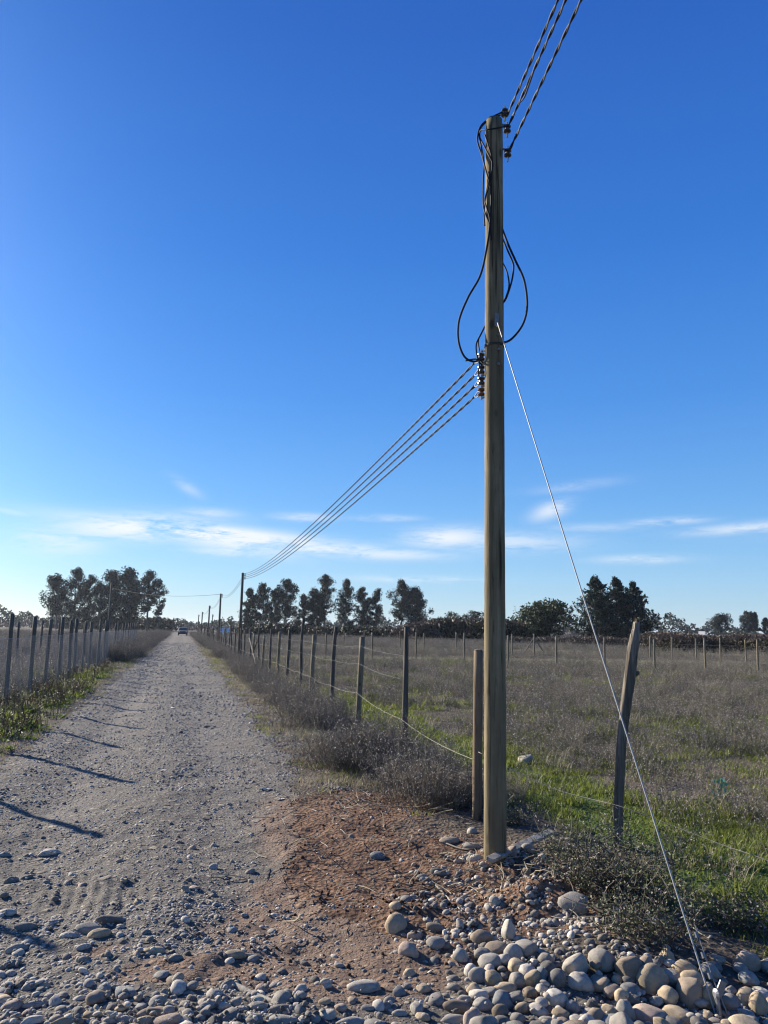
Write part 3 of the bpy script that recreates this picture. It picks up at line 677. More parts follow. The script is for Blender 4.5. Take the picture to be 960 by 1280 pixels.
def grass_mesh(seed, blades=34, h=.12, spread=.13, mat=None, w=.004):
    global rnd
    old = rnd; rnd = random.Random(seed); mb = MB()
    for _ in range(blades):
        a = rnd.uniform(0, 6.28); q = spread*math.sqrt(rnd.random()); p = Vector((q*math.cos(a), q*math.sin(a), -.01)); b = rnd.uniform(0, 6.28)
        d = Vector((math.cos(b)*.45, math.sin(b)*.45, 1)).normalized(); L = h*rnd.uniform(.5, 1.25); sd = Vector((-math.sin(b), math.cos(b), 0))*w
        p1 = p+d*L*.5; p2 = p1+(d+Vector((math.cos(b)*.5, math.sin(b)*.5, -.3))).normalized()*L*.5
        mb.add([p-sd, p+sd, p1+sd*.8, p1-sd*.8, p2], [(0, 1, 2, 3), (3, 2, 4)])
    m = mb.mesh('grass', mat or M_grass); rnd = old; return m
def dock_mesh(seed):
    global rnd
    old = rnd; rnd = random.Random(seed); mb = MB()
    for _ in range(3):
        pts, d = ribbon_stem(mb, (rnd.gauss(0, .05), rnd.gauss(0, .05), -.02), (rnd.gauss(0, .15), rnd.gauss(0, .15), 1), rnd.uniform(.22, .42), .006, 3, .12, 0, 4)
        for _ in range(9):
            c = pts[2].lerp(pts[3], rnd.random()); u = Vector((rnd.gauss(0, 1), rnd.gauss(0, 1), rnd.gauss(0, 1))).normalized(); mb.quad(c+u*.012, u*.012, u.orthogonal().normalized()*.008, 0)
    for _ in range(9):
        a = rnd.uniform(0, 6.28); d = Vector((math.cos(a), math.sin(a), rnd.uniform(.4, 1.2))).normalized(); L = rnd.uniform(.08, .17)
        sd = Vector((-math.sin(a), math.cos(a), 0))*L*.16; p = Vector((rnd.gauss(0, .05), rnd.gauss(0, .05), 0)); e = d+Vector((0, 0, -.5))
        mb.add([p, p+d*L*.5+sd, p+d*L*.5-sd, p+d*L*.5+e.normalized()*L*.5], [(0, 1, 3, 2)], 1)
    m = mb.mesh('dock', [M_stalk, M_dock]); rnd = old; return m
def twig_mesh(seed, L=.25, r=.004, mat=None):
    global rnd
    old = rnd; rnd = random.Random(seed); mb = MB()
    pts, d = ribbon_stem(mb, (-L/2, 0, .01), (1, rnd.gauss(0, .2), .1), L, r, 4, .35, 0, 4)
    if rnd.random() < .6: ribbon_stem(mb, pts[2], (1, rnd.choice((-1, 1)), .3), L*.35, r*.6, 2, .3, 0, 3)
    m = mb.mesh('twig', mat or M_straw); rnd = old; return m

def scat_pts(x, y, s, tilt=.12):
    n = len(x); z = height(x, y)
    sc = np.stack([s, s, s*rng.uniform(.75, 1.25, n)], 1)
    return np.stack([x, y, z], 1), np.stack([rng.normal(0, tilt, n), rng.normal(0, tilt, n), rng.uniform(0, 6.28, n)], 1), sc
def field_gen(bands, prob, a0, a1):
    xs, ys, ss = [], [], []
    for d0, d1, dens, sc in bands:
        area = math.pi*(d1*d1-d0*d0)*(a1-a0)/360; n = int(area*dens)
        x, y = wedge(n, d0, d1, a0, a1); k = rng.random(n) < np.clip(prob(x, y), 0, 1); xs.append(x[k]); ys.append(y[k]); ss.append(sc*rng.uniform(.65, 1.3, k.sum()))
    return np.concatenate(xs), np.concatenate(ys), np.concatenate(ss)
weeds_field = [weed_mesh(300+k, 10, .30, .17, 5, 4, .6, .0024, .0062, [M_weed if k % 2 else M_weed2, M_seed]) for k in range(6)]
weeds_field += [weed_mesh(320+k, 10, .24, .17, 3, 4, .8, .0026, .006, [M_weedgreen, M_seed]) for k in range(2)]
def p_field(x, y):
    clump = (.2+1.0*sstep(.38, .6, fbm(x*.9, y*.9, 61, 3)))*(.45+.8*sstep(.36, .6, fbm(x*.22, y*.22, 63, 3)))
    return (x > 3.25)*clump*(1-np.where(y < 9, .72, .93)*green_mask(x, y))*(1-.95*sstep(.3, .7, pale_mask(x, y)))*(1-gauss(x, y, 2.4, 4.8, 1.0, 1.0))
x, y, s = field_gen([(3.2, 7, 34, .72), (7, 12, 32, .85), (12, 25, 21, 1.0), (25, 60, 9, 1.2), (60, 150, 2.4, 1.8)], p_field, 1, 54)
n = len(x); idx = rng.integers(0, 6, n); gsel = rng.random(n) < np.clip(.75-.045*y + .5*(fbm(x*.5, y*.5, 71, 2)-.5), .28, .8); idx[gsel] = rng.integers(6, 8, gsel.sum())
P, Rr, S = scat_pts(x, y, s); scatter('dry_field_weeds', weeds_field, P, Rr, S, idx, None)
def p_left(x, y): return (x < -3.6)*(.25+1.0*sstep(.42, .62, fbm(x*.5, y*.5, 81, 3)))*(1-.5*green_mask(x, y))
x, y, s = field_gen([(9, 25, 12, 1.1), (25, 60, 6, 1.5), (60, 150, 1.6, 2.2)], p_left, -50, -1)
P, Rr, S = scat_pts(x, y, s); scatter('dry_left_field_weeds', weeds_field, P, Rr, S, rng.integers(0, 6, len(x)), None)

scrub = [weed_mesh(400+k, 17, .44, .25, 4, 6, .85, .003, .0055, [M_weed2 if k % 2 else M_weed, M_seed]) for k in range(5)] + [weed_mesh(430+k, 6, .62, .16, 3, 3, .4, .0032, .006, [M_straw, M_seed]) for k in range(2)]
def strip(n, x0, x1, y0, y1, pw=1.0):
    y = y0 + (y1-y0)*rng.random(n)**pw; return rng.uniform(x0, x1, n), y
def keep(x, y, p):
    k = rng.random(len(x)) < np.clip(p, 0, 1); return x[k], y[k]
x, y = strip(7600, 1.3, 3.4, 7.0, 160, 2.2)
edge = 1.95+.6*(fbm(y*.6, y*0+3, 15, 2)-.5) - .35*gauss(x*0, y, 0, 10.5, 9, 2.5)*1.2
x, y = keep(x, y, sstep(-.15, .25, x-edge)*(.10+.75*sstep(.40, .56, fbm(x*1.1, y*1.1, 27, 2)))*(1-.9*red_mask(x, y))*(1-.85*sstep(.1, .6, x-2.5)*(y < 30)))
P, Rr, S = scat_pts(x, y, rng.uniform(.5, 1.05, len(x))*(.65+.95*sstep(.35, .62, fbm(x*1.1, y*1.1, 27, 2)))*(1-.3*sstep(9, 7, y))*(1-.45*sstep(2.3, 2.9, x))*.85*(1+.25*sstep(30, 90, y)))
scatter('roadside_scrub', scrub, P, Rr, S, np.where(rng.random(len(x)) < .12, rng.integers(5, 7, len(x)), rng.integers(0, 5, len(x))), None)
x, y = strip(2600, -4.6, -1.9, 36, 160, 1.4)
x, y = keep(x, y, sstep(-.2, .3, -2.25+.6*(fbm(y*.3, y*0, 16, 2)-.5)-x)*(.4+.9*sstep(.4, .6, fbm(x*.4, y*.4, 26, 2))))
P, Rr, S = scat_pts(x, y, rng.uniform(1.0, 2.0, len(x)))
scatter('left_verge_scrub', scrub, P, Rr, S, rng.integers(0, 5, len(x)), None)

grasses = [grass_mesh(500+k, 38, .07 + .02*(k % 3), .14) for k in range(5)] + [grass_mesh(520+k, 20, .2, .12, M_straw, .003) for k in range(2)]
x, y, s = field_gen([(3.2, 8, 75, .85), (8, 14, 55, 1.05), (14, 30, 26, 1.5), (30, 45, 6, 2)], lambda x, y: green_mask(x, y)*(np.abs(x) > 2.2)*(.3+.95*sstep(.36, .58, fbm(x*1.7, y*1.7, 68, 3))) + (x > 2.9)*(.08+.55*sstep(.42, .62, fbm(x*.7, y*.7, 67, 3)))*(.35+.65*sstep(15, 7, y)), -45, 54)
n = len(x); idx = rng.integers(0, 5, n); q = rng.random(n) < .04; idx[q] = 5
P, Rr, S = scat_pts(x, y, s); scatter('green_grass', grasses, P, Rr, S, idx, None)
x, y = strip(1300, -3.6, -1.95, 7, 42, 1.5)
x, y = keep(x, y, (.1+1.1*sstep(.4, .6, fbm(x*.9, y*.9, 36, 3)))*sstep(-1.7, -2.5, x)*sstep(40, 24, y))
P, Rr, S = scat_pts(x, y, rng.uniform(.6, 1.15, len(x)))
scatter('verge_weeds', [dock_mesh(600+k) for k in range(5)], P, Rr, S, rng.integers(0, 5, len(x)), None)

x, y = strip(5200, .75, 2.1, 6.6, 60, 2.0); x2, y2 = strip(3000, -2.9, -1.6, 8, 60, 1.8); x = np.concatenate([x, x2]); y = np.concatenate([y, y2])
x, y = keep(x, y, sstep(.15, -.35, road_mask(x, y))*(.1+.9*sstep(.4, .62, fbm(x*2, y*2, 46, 3)))*(1-red_mask(x, y)))
n = len(x); P, Rr, S = scat_pts(x, y, rng.uniform(.35, .95, n)*(1+y/60))
scatter('verge_dry_grass', [grass_mesh(540+k, 26, .09, .13, M_straw if k < 2 else (M_weed if k == 2 else M_grass), .0028) for k in range(4)], P, Rr, S, rng.integers(0, 4, n), None)
twigs = [twig_mesh(700+k, .22, .0035) for k in range(4)] + [twig_mesh(720+k, .16, .003, M_bram) for k in range(3)]
x, y = wedge(9000, 3.2, 9, 0, 45)
x, y = keep(x, y, .8*gauss(x, y, 2.3, 4.75, .55, .55) + .5*gauss(x, y, 1.7, 7.2, .8, .6) + .25*gauss(x, y, 1.6, 5.5, .8, .9) + .9*gauss(x, y, 2.45, 3.95, .35, .25))
n = len(x); s = .35+1.1*rng.random(n)**2
scatter('dry_twig_litter', twigs, np.stack([x, y, surf_at(x, y)+.008], 1), np.stack([rng.normal(0, .15, n), rng.normal(0, .25, n), rng.uniform(0, 6.28, n)], 1), np.stack([s, s, s], 1), rng.integers(0, 7, n), None)

# ------------------------------------------------------------------ cables
def sagline(A, B, sag, n):
    A = Vector(A); B = Vector(B)
    return [A.lerp(B, i/n) - Vector((0, 0, 4*sag*(i/n)*(1-i/n))) for i in range(n+1)]
def path_at(pts, s_list):
    L = [0]
    for a, b in zip(pts, pts[1:]): L.append(L[-1]+(b-a).length)
    out = []; j = 0
    for s in s_list:
        while j < len(L)-2 and L[j+1] < s: j += 1
        t = (s-L[j])/max(1e-9, L[j+1]-L[j]); out.append(pts[j].lerp(pts[j+1], t))
    return out, L[-1]
def twisted(mb, pts, r=.0062, pitch=.30, off=.0058, seg=9, phase=0, mis=(0, 1)):
    _, L = path_at(pts, [0]); n = max(8, int(L/pitch*seg)); c, _ = path_at(pts, [L*i/n for i in range(n+1)])
    for w in (0, 1):
        q = []
        for i, p in enumerate(c):
            t = (c[min(i+1, n)]-c[max(0, i-1)]).normalized(); u = t.cross(Vector((0, 0, 1))).normalized(); v = u.cross(t)
            a = phase + math.pi*w + 2*math.pi*(L*i/n)/pitch; q.append(p+u*(off*math.cos(a))+v*(off*math.sin(a)))
        mb.tube(q, r, 5, mis[w], cap=True)
def bezier(pts, n=14):
    """Catmull-Rom through points"""
    P = [Vector(p) for p in pts]; P = [P[0]*2-P[1]]+P+[P[-1]*2-P[-2]]; out = []
    for i in range(1, len(P)-2):
        for k in range(n):
            t = k/n; a, b, c, d = P[i-1], P[i], P[i+1], P[i+2]
            out.append(.5*((2*b)+(c-a)*t+(2*a-5*b+4*c-d)*t*t+(3*b-a-3*c+d)*t**3))
    out.append(P[-2]); return out

# ------------------------------------------------------------------ the tall pole
PB = ground_px(619, 1071); PD = math.hypot(PB.x, PB.y)
PT = at_hd(617.5, 152, PD)
pole = empty('utility_pole', PB)
tag(pole, 'tall round wooden pole standing in disturbed earth with cables looped round its top', 'utility pole')
def local(p): return Vector(p)-PB
prad = lambda t: .078 - .010*t
mb = MB(); N = 70; pts = [local(PB.lerp(PT, i/N)) for i in range(N+1)]; pts[0] = pts[0]-Vector((0, 0, .25))
rr = [prad(i/N)*(1+.018*mnoise.noise(Vector((0, 0, i*.23)))) for i in range(N+1)]
rr[-1] *= .93
mb.tube(pts, rr, 28, 0, jitter=.012)
mb.build('shaft', M_polewood, pole, smooth=True)
pole_x = lambda t: local(PB.lerp(PT, t))
vdir = Vector((math.sin(math.atan2(PB.x, PB.y)), math.cos(math.atan2(PB.x, PB.y)), 0)); rdir = Vector((vdir.y, -vdir.x, 0))
def on_pole(py, side=0, front=0, extra=0):
    """point by image row; side -1..1 to the viewer's left/right, front towards the viewer"""
    c = at_hd(618, py, PD); t = (c.z-PB.z)/(PT.z-PB.z); base = PB.lerp(PT, t); r = prad(t)+extra
    v = rdir*side - vdir*front
    return (base + v.normalized()*r) if v.length > 0 else base
# cap of pale lichen-grey end grain
mb = MB(); mb.lathe(local(PT)-V3(0, 0, .004), [(.062, 0), (.064, .012), (.047, .02)], sides=24); mb.build('weathered_top', M_postleft, pole, smooth=False)
# spool insulators on a strap, lower left: one per cable
LOW = [443, 459, 473, 487]
def spool(c, ax, mat=M_ins):
    m = MB(); m.lathe(c-Vector(ax)*.035, [(.02, .008), (.029, .012), (.029, .022), (.017, .029), (.016, .036), (.017, .043), (.029, .050), (.029, .060), (.02, .064)], ax, 16); return m
for k, py in enumerate(LOW):
    c = on_pole(py, -1, -.55, .04)
    ins = spool(local(c), (0, 0, 1)).build('insulator', M_ins if k < 3 else M_ins_rust, pole, smooth=False)
    m = MB(); a = local(on_pole(py, -1, -.55, -.01)); m.box((a+local(c))/2 + V3(0, 0, .042), ((.012, .012, .01)), mi=0)
    m.tube([a+V3(0, 0, .045), local(c)+V3(0, 0, .045)], .008, 6); m.tube([a-V3(0, 0, .045), local(c)-V3(0, 0, .045)], .008, 6); m.tube([local(c)-V3(0, 0, .06), local(c)+V3(0, 0, .06)], .007, 6)
    m.build('insulator_bracket', M_galv, pole)
TOPR = [(146, .62), (158, .8), (189, .95)]
for k, (py, sd) in enumerate(TOPR):
    c = on_pole(py, sd, -.35, .045 if k else .03) + (V3(0, 0, .06) if k == 0 else V3(0, 0, 0))
    spool(local(c), (0, 0, 1)).build('insulator', M_ins, pole)
    m = MB(); a = local(on_pole(py, sd, -.35, -.01)); m.tube([a+V3(0, 0, .03), local(c)+V3(0, 0, .03)], .008, 6); m.tube([local(c)-V3(0, 0, .07), local(c)+V3(0, 0, .06)], .007, 6)
    m.build('insulator_bracket', M_galv, pole)
# steel strap and bolts
m = MB(); c = local(on_pole(433)); t = (c.z)/(PT.z-PB.z); m.lathe(c-V3(0, 0, .009), [(prad(t)+.001, 0), (prad(t)+.005, 0), (prad(t)+.005, .018), (prad(t)+.001, .018)], sides=28); m.build('steel_strap', M_dark, pole)
for py, sd in ((423, .42), (441, .45), (459, .4)):
    a = local(on_pole(py, sd, 1)); b = local(on_pole(py, sd, 1, .014)); m = MB(); m.tube([a, b], .011, 6); m.tube([b, b+(b-a)*.6], .006, 6); m.build('bolt', M_galv, pole)
# strap plate that holds the guy wire
g = on_pole(405, .22, 1, .012); m = MB(); m.box(local(g), (.03, .012, .10), Matrix.Rotation(-math.atan2(vdir.x, vdir.y), 3, 'Z')); m.tube([local(g)+V3(0, 0, -.05), local(on_pole(414, .3, 1, .03))], .009, 6); m.build('guy_plate', M_galv, pole)

# guy wire
GA = on_pole(410, .25, 1, .03); GB = ground_px(905, 1274)
guy = empty('guy_wire', GB); tag(guy, 'pale steel guy wire stretched tight from the tall pole down to the cobble heap', 'guy wire')
m = MB(); gp = sagline(local_ := GA-GB, V3(0, 0, -.1), .012, 40); m.tube(gp, .0042, 7); m.build('strand', M_guy, guy, smooth=True)
m = MB()
gd = (GA-GB).normalized()
for k, s_ in enumerate((.16, .24, .32)):
    m.tube([gd*s_ - gd*.012, gd*s_ + gd*.012], .008, 8)
m.tube([gd*.36+V3(.008, 0, 0), gd*.15+V3(.010, 0, .002), gd*.02+V3(.02, 0, .01), V3(.03, 0, -.05)], .0028, 6)
m.build('wire_clamp', M_galv, guy)
m = MB(); m.tube([V3(0, 0, -.12), gd*.08], .011, 8); m.lathe(gd*.09, [(.012, -.008), (.024, 0), (.012, .008)], (1, 0, 0), 12); m.build('anchor_eye', M_galv, guy)
m = MB(); m.box(gd*.12+V3(.035, 0, -.015), (.035, .006, .07), Matrix.Rotation(.5, 3, 'Y')); m.build('metal_tab', M_galv, guy)

# poles down the road
POLES = []
def road_pole(px, py_top, D, h, label, r=.07, group='wooden poles along the right of the track'):
    T = at_hd(px, py_top, D); x, y = T.x, T.y; b = V3(x+.0, y, hz(x, y))
    e = empty('utility_pole', b); tag(e, label, 'utility pole', group)
    m = MB(); hh = T.z-b.z; lean = V3(-.06 if px > 0 else 0, 0, 0)
    m.tube([V3(0, 0, -.2), V3(0, 0, hh*.5), V3(0, 0, hh)], [r*1.12, r, r*.88], 14); m.build('shaft', M_farpole, e, smooth=True)
    for k in range(4):
        m = MB(); c = V3(r+.05, -.03, hh-.06-.085*k); m.lathe(c-V3(0, 0, .03), [(.03, 0), (.04, .01), (.024, .03), (.04, .05), (.03, .06)], sides=10); m.tube([V3(0, 0, c.z), c], .012, 5)
        m.build('insulator', M_ins, e)
    POLES.append((e, T)); return T
T1 = road_pole(303.5, 716, 41.8, 4.5, 'second wooden pole from the camera, where the four twisted cables end beside the fence', .075)
T2 = road_pole(276, 742, 67.2, 4.4, 'third wooden pole along the fence, with a thin cable leading off across the track', .085)
T3 = road_pole(262, 757, 99.5, 4.3, 'fourth wooden pole down the fence line, next beyond the cable junction', .10)
T4 = road_pole(253, 765, 141, 4.2, 'fifth wooden pole down the fence line near the parked car', .11)
T5 = road_pole(248.5, 768.5, 185, 4.2, 'farthest wooden pole at the end of the track', .12)
T6 = road_pole(265.8, 768, 120, 3.4, 'thin wooden pole standing off in the field behind the fourth pole', .07)
TL = road_pole(139.5, 728, 89, 6.2, 'lone dark pole behind the left fence against the eucalyptus grove', .10, group=None)

# four twisted cables
ORD = ['topmost', 'second from top', 'third from top', 'lowest']
for k, py in enumerate(LOW):
    A = on_pole(py, -1, -.55, .045); A2 = A + (Vector(T1)-A).normalized()*.14; B = V3(T1.x+.05, T1.y-.1, T1.z-.06-.085*k)
    e = tag(empty('overhead_cable', A), f'{ORD[k]} of the four twisted cables sagging from the tall pole', 'cable', 'twisted cables along the fence')
    m = MB(); twisted(m, sagline(A2-A, B-A, .35, 60), .0054, .34, .0054, 8, k); m.build('twisted_strands', [M_black, M_black], e, smooth=True)
    m = MB(); m.tube([V3(0, 0, .012), (A2-A)*.5+V3(0, 0, .02), A2-A], .005, 5); m.tube([V3(0, 0, -.012), (A2-A)*.5-V3(0, 0, .02), A2-A], .005, 5)
    m.build('dead_end_loop', M_alu, e)
# cables over the camera to the next pole behind
DIRB = V3(-.131, -.991, 0).normalized()
for k, (py, sd) in enumerate(TOPR):
    A = on_pole((140, 156, 188)[k], sd, -.35, .05); B = A + DIRB*30 + V3(0, 0, (0.25, .2, .3)[k])
    e = tag(empty('overhead_cable', A), ['topmost', 'middle', 'lowest'][k] + ' of the three twisted cables leaving the pole top overhead', 'cable', 'twisted cables leaving the pole top')
    m = MB(); twisted(m, sagline(V3(0, 0, 0), B-A, .22, 40), .0056, .30, .0056, 9, k); m.build('twisted_strands', [M_black, M_alu], e, smooth=True)
    if k == 1:
        l = sagline(V3(0, 0, 0), B-A, .22, 40); dd = (B-A).normalized()
        m = MB(); m.tube(bezier([dd*.28+V3(.0, 0, .0), dd*.40+V3(.01, 0, -.035), dd*.55+V3(.005, 0, -.03), dd*.75]), .006, 5); m.build('splice_tail', M_black, e)
# spans further down the road
def plain_cable(A, B, sag, r, label, name='overhead_cable'):
    e = link(name, None) if False else None
    m = MB(); m.tube(sagline(V3(0, 0, 0), Vector(B)-Vector(A), sag, 24), r, 5); o = m.build(name, M_black, None, smooth=True, loc=A)
    return tag(o, label, 'cable', 'thin cables of the far spans')
spans = [(T1, T2, 'second and third poles'), (T2, T3, 'third and fourth poles'), (T3, T4, 'fourth and fifth poles')]
for a, b, nm in spans:
    for k in range(2):
        o_ = V3(.06, 0, -.08-.22*k); plain_cable(Vector(a)+o_, Vector(b)+o_, .5-.1*k, .011, f'{"upper" if k == 0 else "lower"} dark cable sagging between the {nm}')
plain_cable(Vector(T2)+V3(-.1, 0, -.06), Vector(TL)+V3(.1, 0, -.6), .45, .014, 'thin pale-looking cable crossing above the track to the lone pole')

# slack jumper loops on the tall pole
def PX(px, py, off=0): return at_hd(px, py, PD+off)
LOOPS = [
 ('long black cable loop hanging left of the pole above the insulators', [(611, 215, -.08), (614, 240, -.095), (613, 275, -.1), (608, 312, -.08), (600, 345, -.04), (585, 372, 0), (574, 400, .02), (573, 425, .02), (580, 445, .02), (592, 452, .02), (603, 448, .05)], .0085),
 ('wide black cable loop bulging out right of the pole', [(627, 284, .07), (635, 305, .03), (644, 325, 0), (655, 350, 0), (659, 380, 0), (655, 402, 0), (645, 418, 0), (634, 427, .02), (622, 427, .12)], .0085),
 ('narrow inner black cable loop on the right side of the pole', [(628, 298, .06), (634, 312, .03), (641, 328, .01), (642, 336, .01), (640, 350, 0), (636, 364, 0), (631, 376, .03), (623, 384, .11)], .007),
 ('short black cable strand behind the inner right loop', [(627, 326, .07), (633, 338, .04), (636, 350, .02), (636, 360, .02), (632, 372, .04), (626, 380, .1)], .006),
 ('black cable wound over the left side of the pole top', [(628, 140, .02), (614, 147, .0), (603, 155, 0), (598, 165, 0), (597, 177, 0), (601, 190, 0), (604, 200, -.03), (608, 215, -.085), (612, 228, -.1)], .0065),
 ('second black cable bent round the left of the pole top', [(625, 144, 0), (611, 150, -.02), (601, 160, 0), (599, 170, 0), (602, 185, .0), (605, 205, -.04), (604, 225, -.03), (604, 255, -.03), (607, 268, -.07), (612, 280, -.1)], .006),
 ('black cable wrapped across the front of the pole top', [(632, 158, .02), (622, 160, -.1), (610, 162, -.1), (601, 163, -.03), (600, 172, 0), (605, 182, -.05), (612, 196, -.1), (616, 206, -.11), (613, 220, -.105), (608, 240, -.08), (605, 265, -.03), (606, 282, -.06)], .006),
 ('black cable crossing diagonally down the face of the pole', [(606, 168, -.05), (610, 180, -.095), (615, 200, -.11), (614, 222, -.105), (610, 236, -.095), (606, 250, -.06), (609, 262, -.095), (612, 272, -.1), (614, 300, -.105)], .006),
 ('tangled black jumper looping down the left insulators', [(606, 408, .03), (601, 418, 0), (596, 428, 0), (595, 436, 0), (597, 447, 0), (601, 455, .02), (605, 459, .04)], .0065),
 ('thin black jumper linking the upper and lower left insulators', [(604, 412, .03), (598, 426, .01), (600, 442, .0), (599, 456, .0), (598, 466, 0), (600, 474, .02), (604, 477, .04)], .005),
 ('black jumper tail curling up to the topmost insulator', [(582, 451, .02), (592, 449, .0), (600, 450, .0), (604, 454, .03)], .006),
]
for l, ps, r in LOOPS:
    A = PX(*ps[0]); m = MB(); m.tube([p-A for p in bezier([PX(*p) for p in ps], 10)], r, 7)
    o = m.build('slack_cable', M_black, None, smooth=True, loc=A); tag(o, l, 'cable', 'slack cables looped on the tall pole')

# ------------------------------------------------------------------ fences
def gnarled(path, rads, sides=14, grooves=.12, seed=0, seg=9):
    P = bezier(path, seg); n = len(P); m = MB()
    rs = np.interp(np.linspace(0, 1, n), np.linspace(0, 1, len(rads)), rads)
    V = []
    for i, p in enumerate(P):
        for k in range(sides):
            a = 2*math.pi*k/sides; d = Vector((math.cos(a), math.sin(a), 0))
            g = 1 + grooves*mnoise.noise(Vector((math.cos(a)*2.1+seed, math.sin(a)*2.1, p.z*1.1))) + grooves*.7*mnoise.noise(Vector((math.cos(a)*5+seed, math.sin(a)*5, p.z*3)))
            V.append(p + d*(rs[i]*g))
    fs = [(i*sides+k, i*sides+(k+1) % sides, (i+1)*sides+(k+1) % sides, (i+1)*sides+k) for i in range(n-1) for k in range(sides)]
    fs.append(tuple((n-1)*sides+k for k in range(sides)))
    m.add(V, fs); return m
def round_post(h, r, lean=(0, 0), seed=0):
    m = MB(); n = 6
    m.tube([V3(lean[0]*i/n, lean[1]*i/n, -.15+(h+.15)*i/n) for i in range(n+1)], [r*(1-.04*i/n) for i in range(n+1)], 14, jitter=.02)
    m.lathe(V3(lean[0], lean[1], h), [(r*.93, 0), (r*.85, .012), (r*.4, .016)], sides=14); return m

RF_ = empty('wire_fence', (3.0, 6.5, 0)); RFO = Vector((3.0, 6.5, 0))
tag(RF_, 'wire fence of mixed rough and round wooden posts along the right verge of the track', 'fence')
# near posts read from the picture: px, y-distance by plane, top row, kind
near_posts = [(596, 1024, 598, 814, 'brown', .042), (505, 950, 508, 784, 'dark', .036), (447, 903, 453, 797, 'round', .05), (413, 888, 420, 783, 'dark', .042), (388, 872, 393, 794, 'round', .05)]
post_xyz = []
RMAT = {'brown': M_brown_post, 'dark': M_postdark, 'round': M_postround}
def fence_post(b, top, kind, r, seed):
    lean = top-b
    if kind == 'dark':
        h = lean.z; path = [V3(0, 0, -.15), V3(lean.x*.2+rnd.gauss(0, .012), rnd.gauss(0, .012), h*.3), V3(lean.x*.55+rnd.gauss(0, .02), rnd.gauss(0, .015), h*.65), V3(lean.x, lean.y, h)]
        m = gnarled(path, [r*1.15, r*1.05, r*.95, r*.8], 10, .16, seed, 4)
    else: m = round_post(lean.z, r, (lean.x, lean.y))
    m.build('fence_post', RMAT[kind], RF_, smooth=True, loc=b-RFO)
    post_xyz.append((b, top))
for k, (bx, by, tx, ty, kd, r) in enumerate(near_posts):
    b = ground_px(bx, by); D = math.hypot(b.x, b.y); t = at_hd(tx, ty, D); fence_post(b, t, kd, r, k)
for k, (p, tx, ty, kd) in enumerate([(377, 379.5, 773, 'dark'), (360, 362, 787, 'dark'), (348, 350, 790, 'round'), (338, 339.5, 786, 'dark'), (329, 330.5, 795, 'round'), (323, 325.5, 780, 'dark'), (317, 318, 792, 'round')]):
    q = at_x(p, 3.05); b = V3(q.x, q.y, hz(q.x, q.y)); D = math.hypot(b.x, b.y); fence_post(b, at_hd(tx, ty, D), kd, .045 if kd == 'round' else .04, 20+k)
yy = 36.0; k = 0
while yy < 150:
    x_ = 3.05+rnd.gauss(0, .05); kd = rnd.choice(('round', 'dark', 'dark')); h = rnd.uniform(1.4, 1.55) if kd == 'round' else rnd.uniform(1.5, 1.8)
    b = V3(x_, yy, hz(x_, yy)); fence_post(b, b+V3(rnd.gauss(0, .05), 0, h), kd, .05, 50+k); yy += rnd.uniform(1.9, 2.6)*(1+yy/180); k += 1
# diagonal braces near the second pole
for a_, b_ in ((V3(3.06, 32.6, .15), V3(3.06, 36.2, 1.15)), (V3(3.12, 36.0, .15), V3(3.12, 33.0, 1.1))):
    m = MB(); m.tube([V3(0, 0, 0), b_-a_], .035, 8); m.build('brace', M_postdark, RF_, loc=a_-RFO)
# wires following the posts (upper ones slack and thin), the low one pale and sagging
rows = [(.50, .0022, M_rope, .04), (1.0, .0010, M_galv, .03), (1.3, .0010, M_galv, .02)]
for fz, r, mt, sg in rows:
    m = MB(); ps = sorted(post_xyz, key=lambda q: q[0].y)
    for (b0, t0), (b1, t1) in zip(ps, ps[1:]):
        def pt(b, t):
            f = min(fz, (t.z-b.z)-.05)/(t.z-b.z); return b.lerp(t, f)+V3(-.045, 0, 0)
        if fz > .9 and b0.y < 9: continue
        m.tube([p-RFO for p in sagline(pt(b0, t0), pt(b1, t1), sg*min(1, (b1.y-b0.y)/3), 6)], r, 4, cap=False)
    m.build('fence_wire', mt, RF_)
# loose end of the low wire past the rough post
LW = [at_hd(*q) for q in ((598, 940, 6.93), (640, 962, 6.75), (690, 985, 6.6), (735, 998, 6.45), (775, 1008, 6.3), (830, 1028, 6.2), (900, 1055, 6.05), (965, 1078, 5.9), (1080, 1130, 5.8))]
m = MB(); m.tube([p-LW[0] for p in bezier(LW, 8)], .0028, 5); o = m.build('slack_wire', M_rope, None, smooth=True, loc=LW[0])
tag(o, 'slack pale wire drooping from the fence past the rough post into the weeds', 'wire')

# rough split post standing on its own
rb = ground_px(772, 1058); RD = math.hypot(rb.x, rb.y)
pp = [at_hd(*q, RD)-rb for q in ((771, 1075), (773, 1020), (776, 950), (780, 900), (787, 850), (792, 810), (796, 778))]
pp[0].z = -.15
m = gnarled(pp, [.037, .034, .033, .035, .041, .040, .026], 26, .30, 3, 12)
# ragged top: pull the last rings down on one side
V = m.v; sd = 26; nr = len(V)//sd
for i in range(nr-6, nr):
    for k in range(sd):
        q = V[i*sd+k]; c = pp[-1]; rel = (q[0]-c.x)*rdir.x + (q[1]-c.y)*rdir.y
        V[i*sd+k] = (q[0], q[1], q[2] + (rel*.9 + .09*mnoise.noise(Vector((k*.9, 3.3, 1))))*(i-(nr-6))/6 + rnd.uniform(-.008, .008))
ro = m.build('weathered_post', M_rough, None, smooth=True, loc=rb)
tag(ro, 'crooked split grey fence post with a ragged top standing right of the tall pole', 'post')
m = MB(); kp = at_hd(795, 842, RD)-rb; m.lathe(kp, [(.012, -.03), (.022, -.01), (.02, .015), (.008, .03)], (.8, -.3, .5), 10); m.build('knot_stub', M_rough, ro, smooth=True)

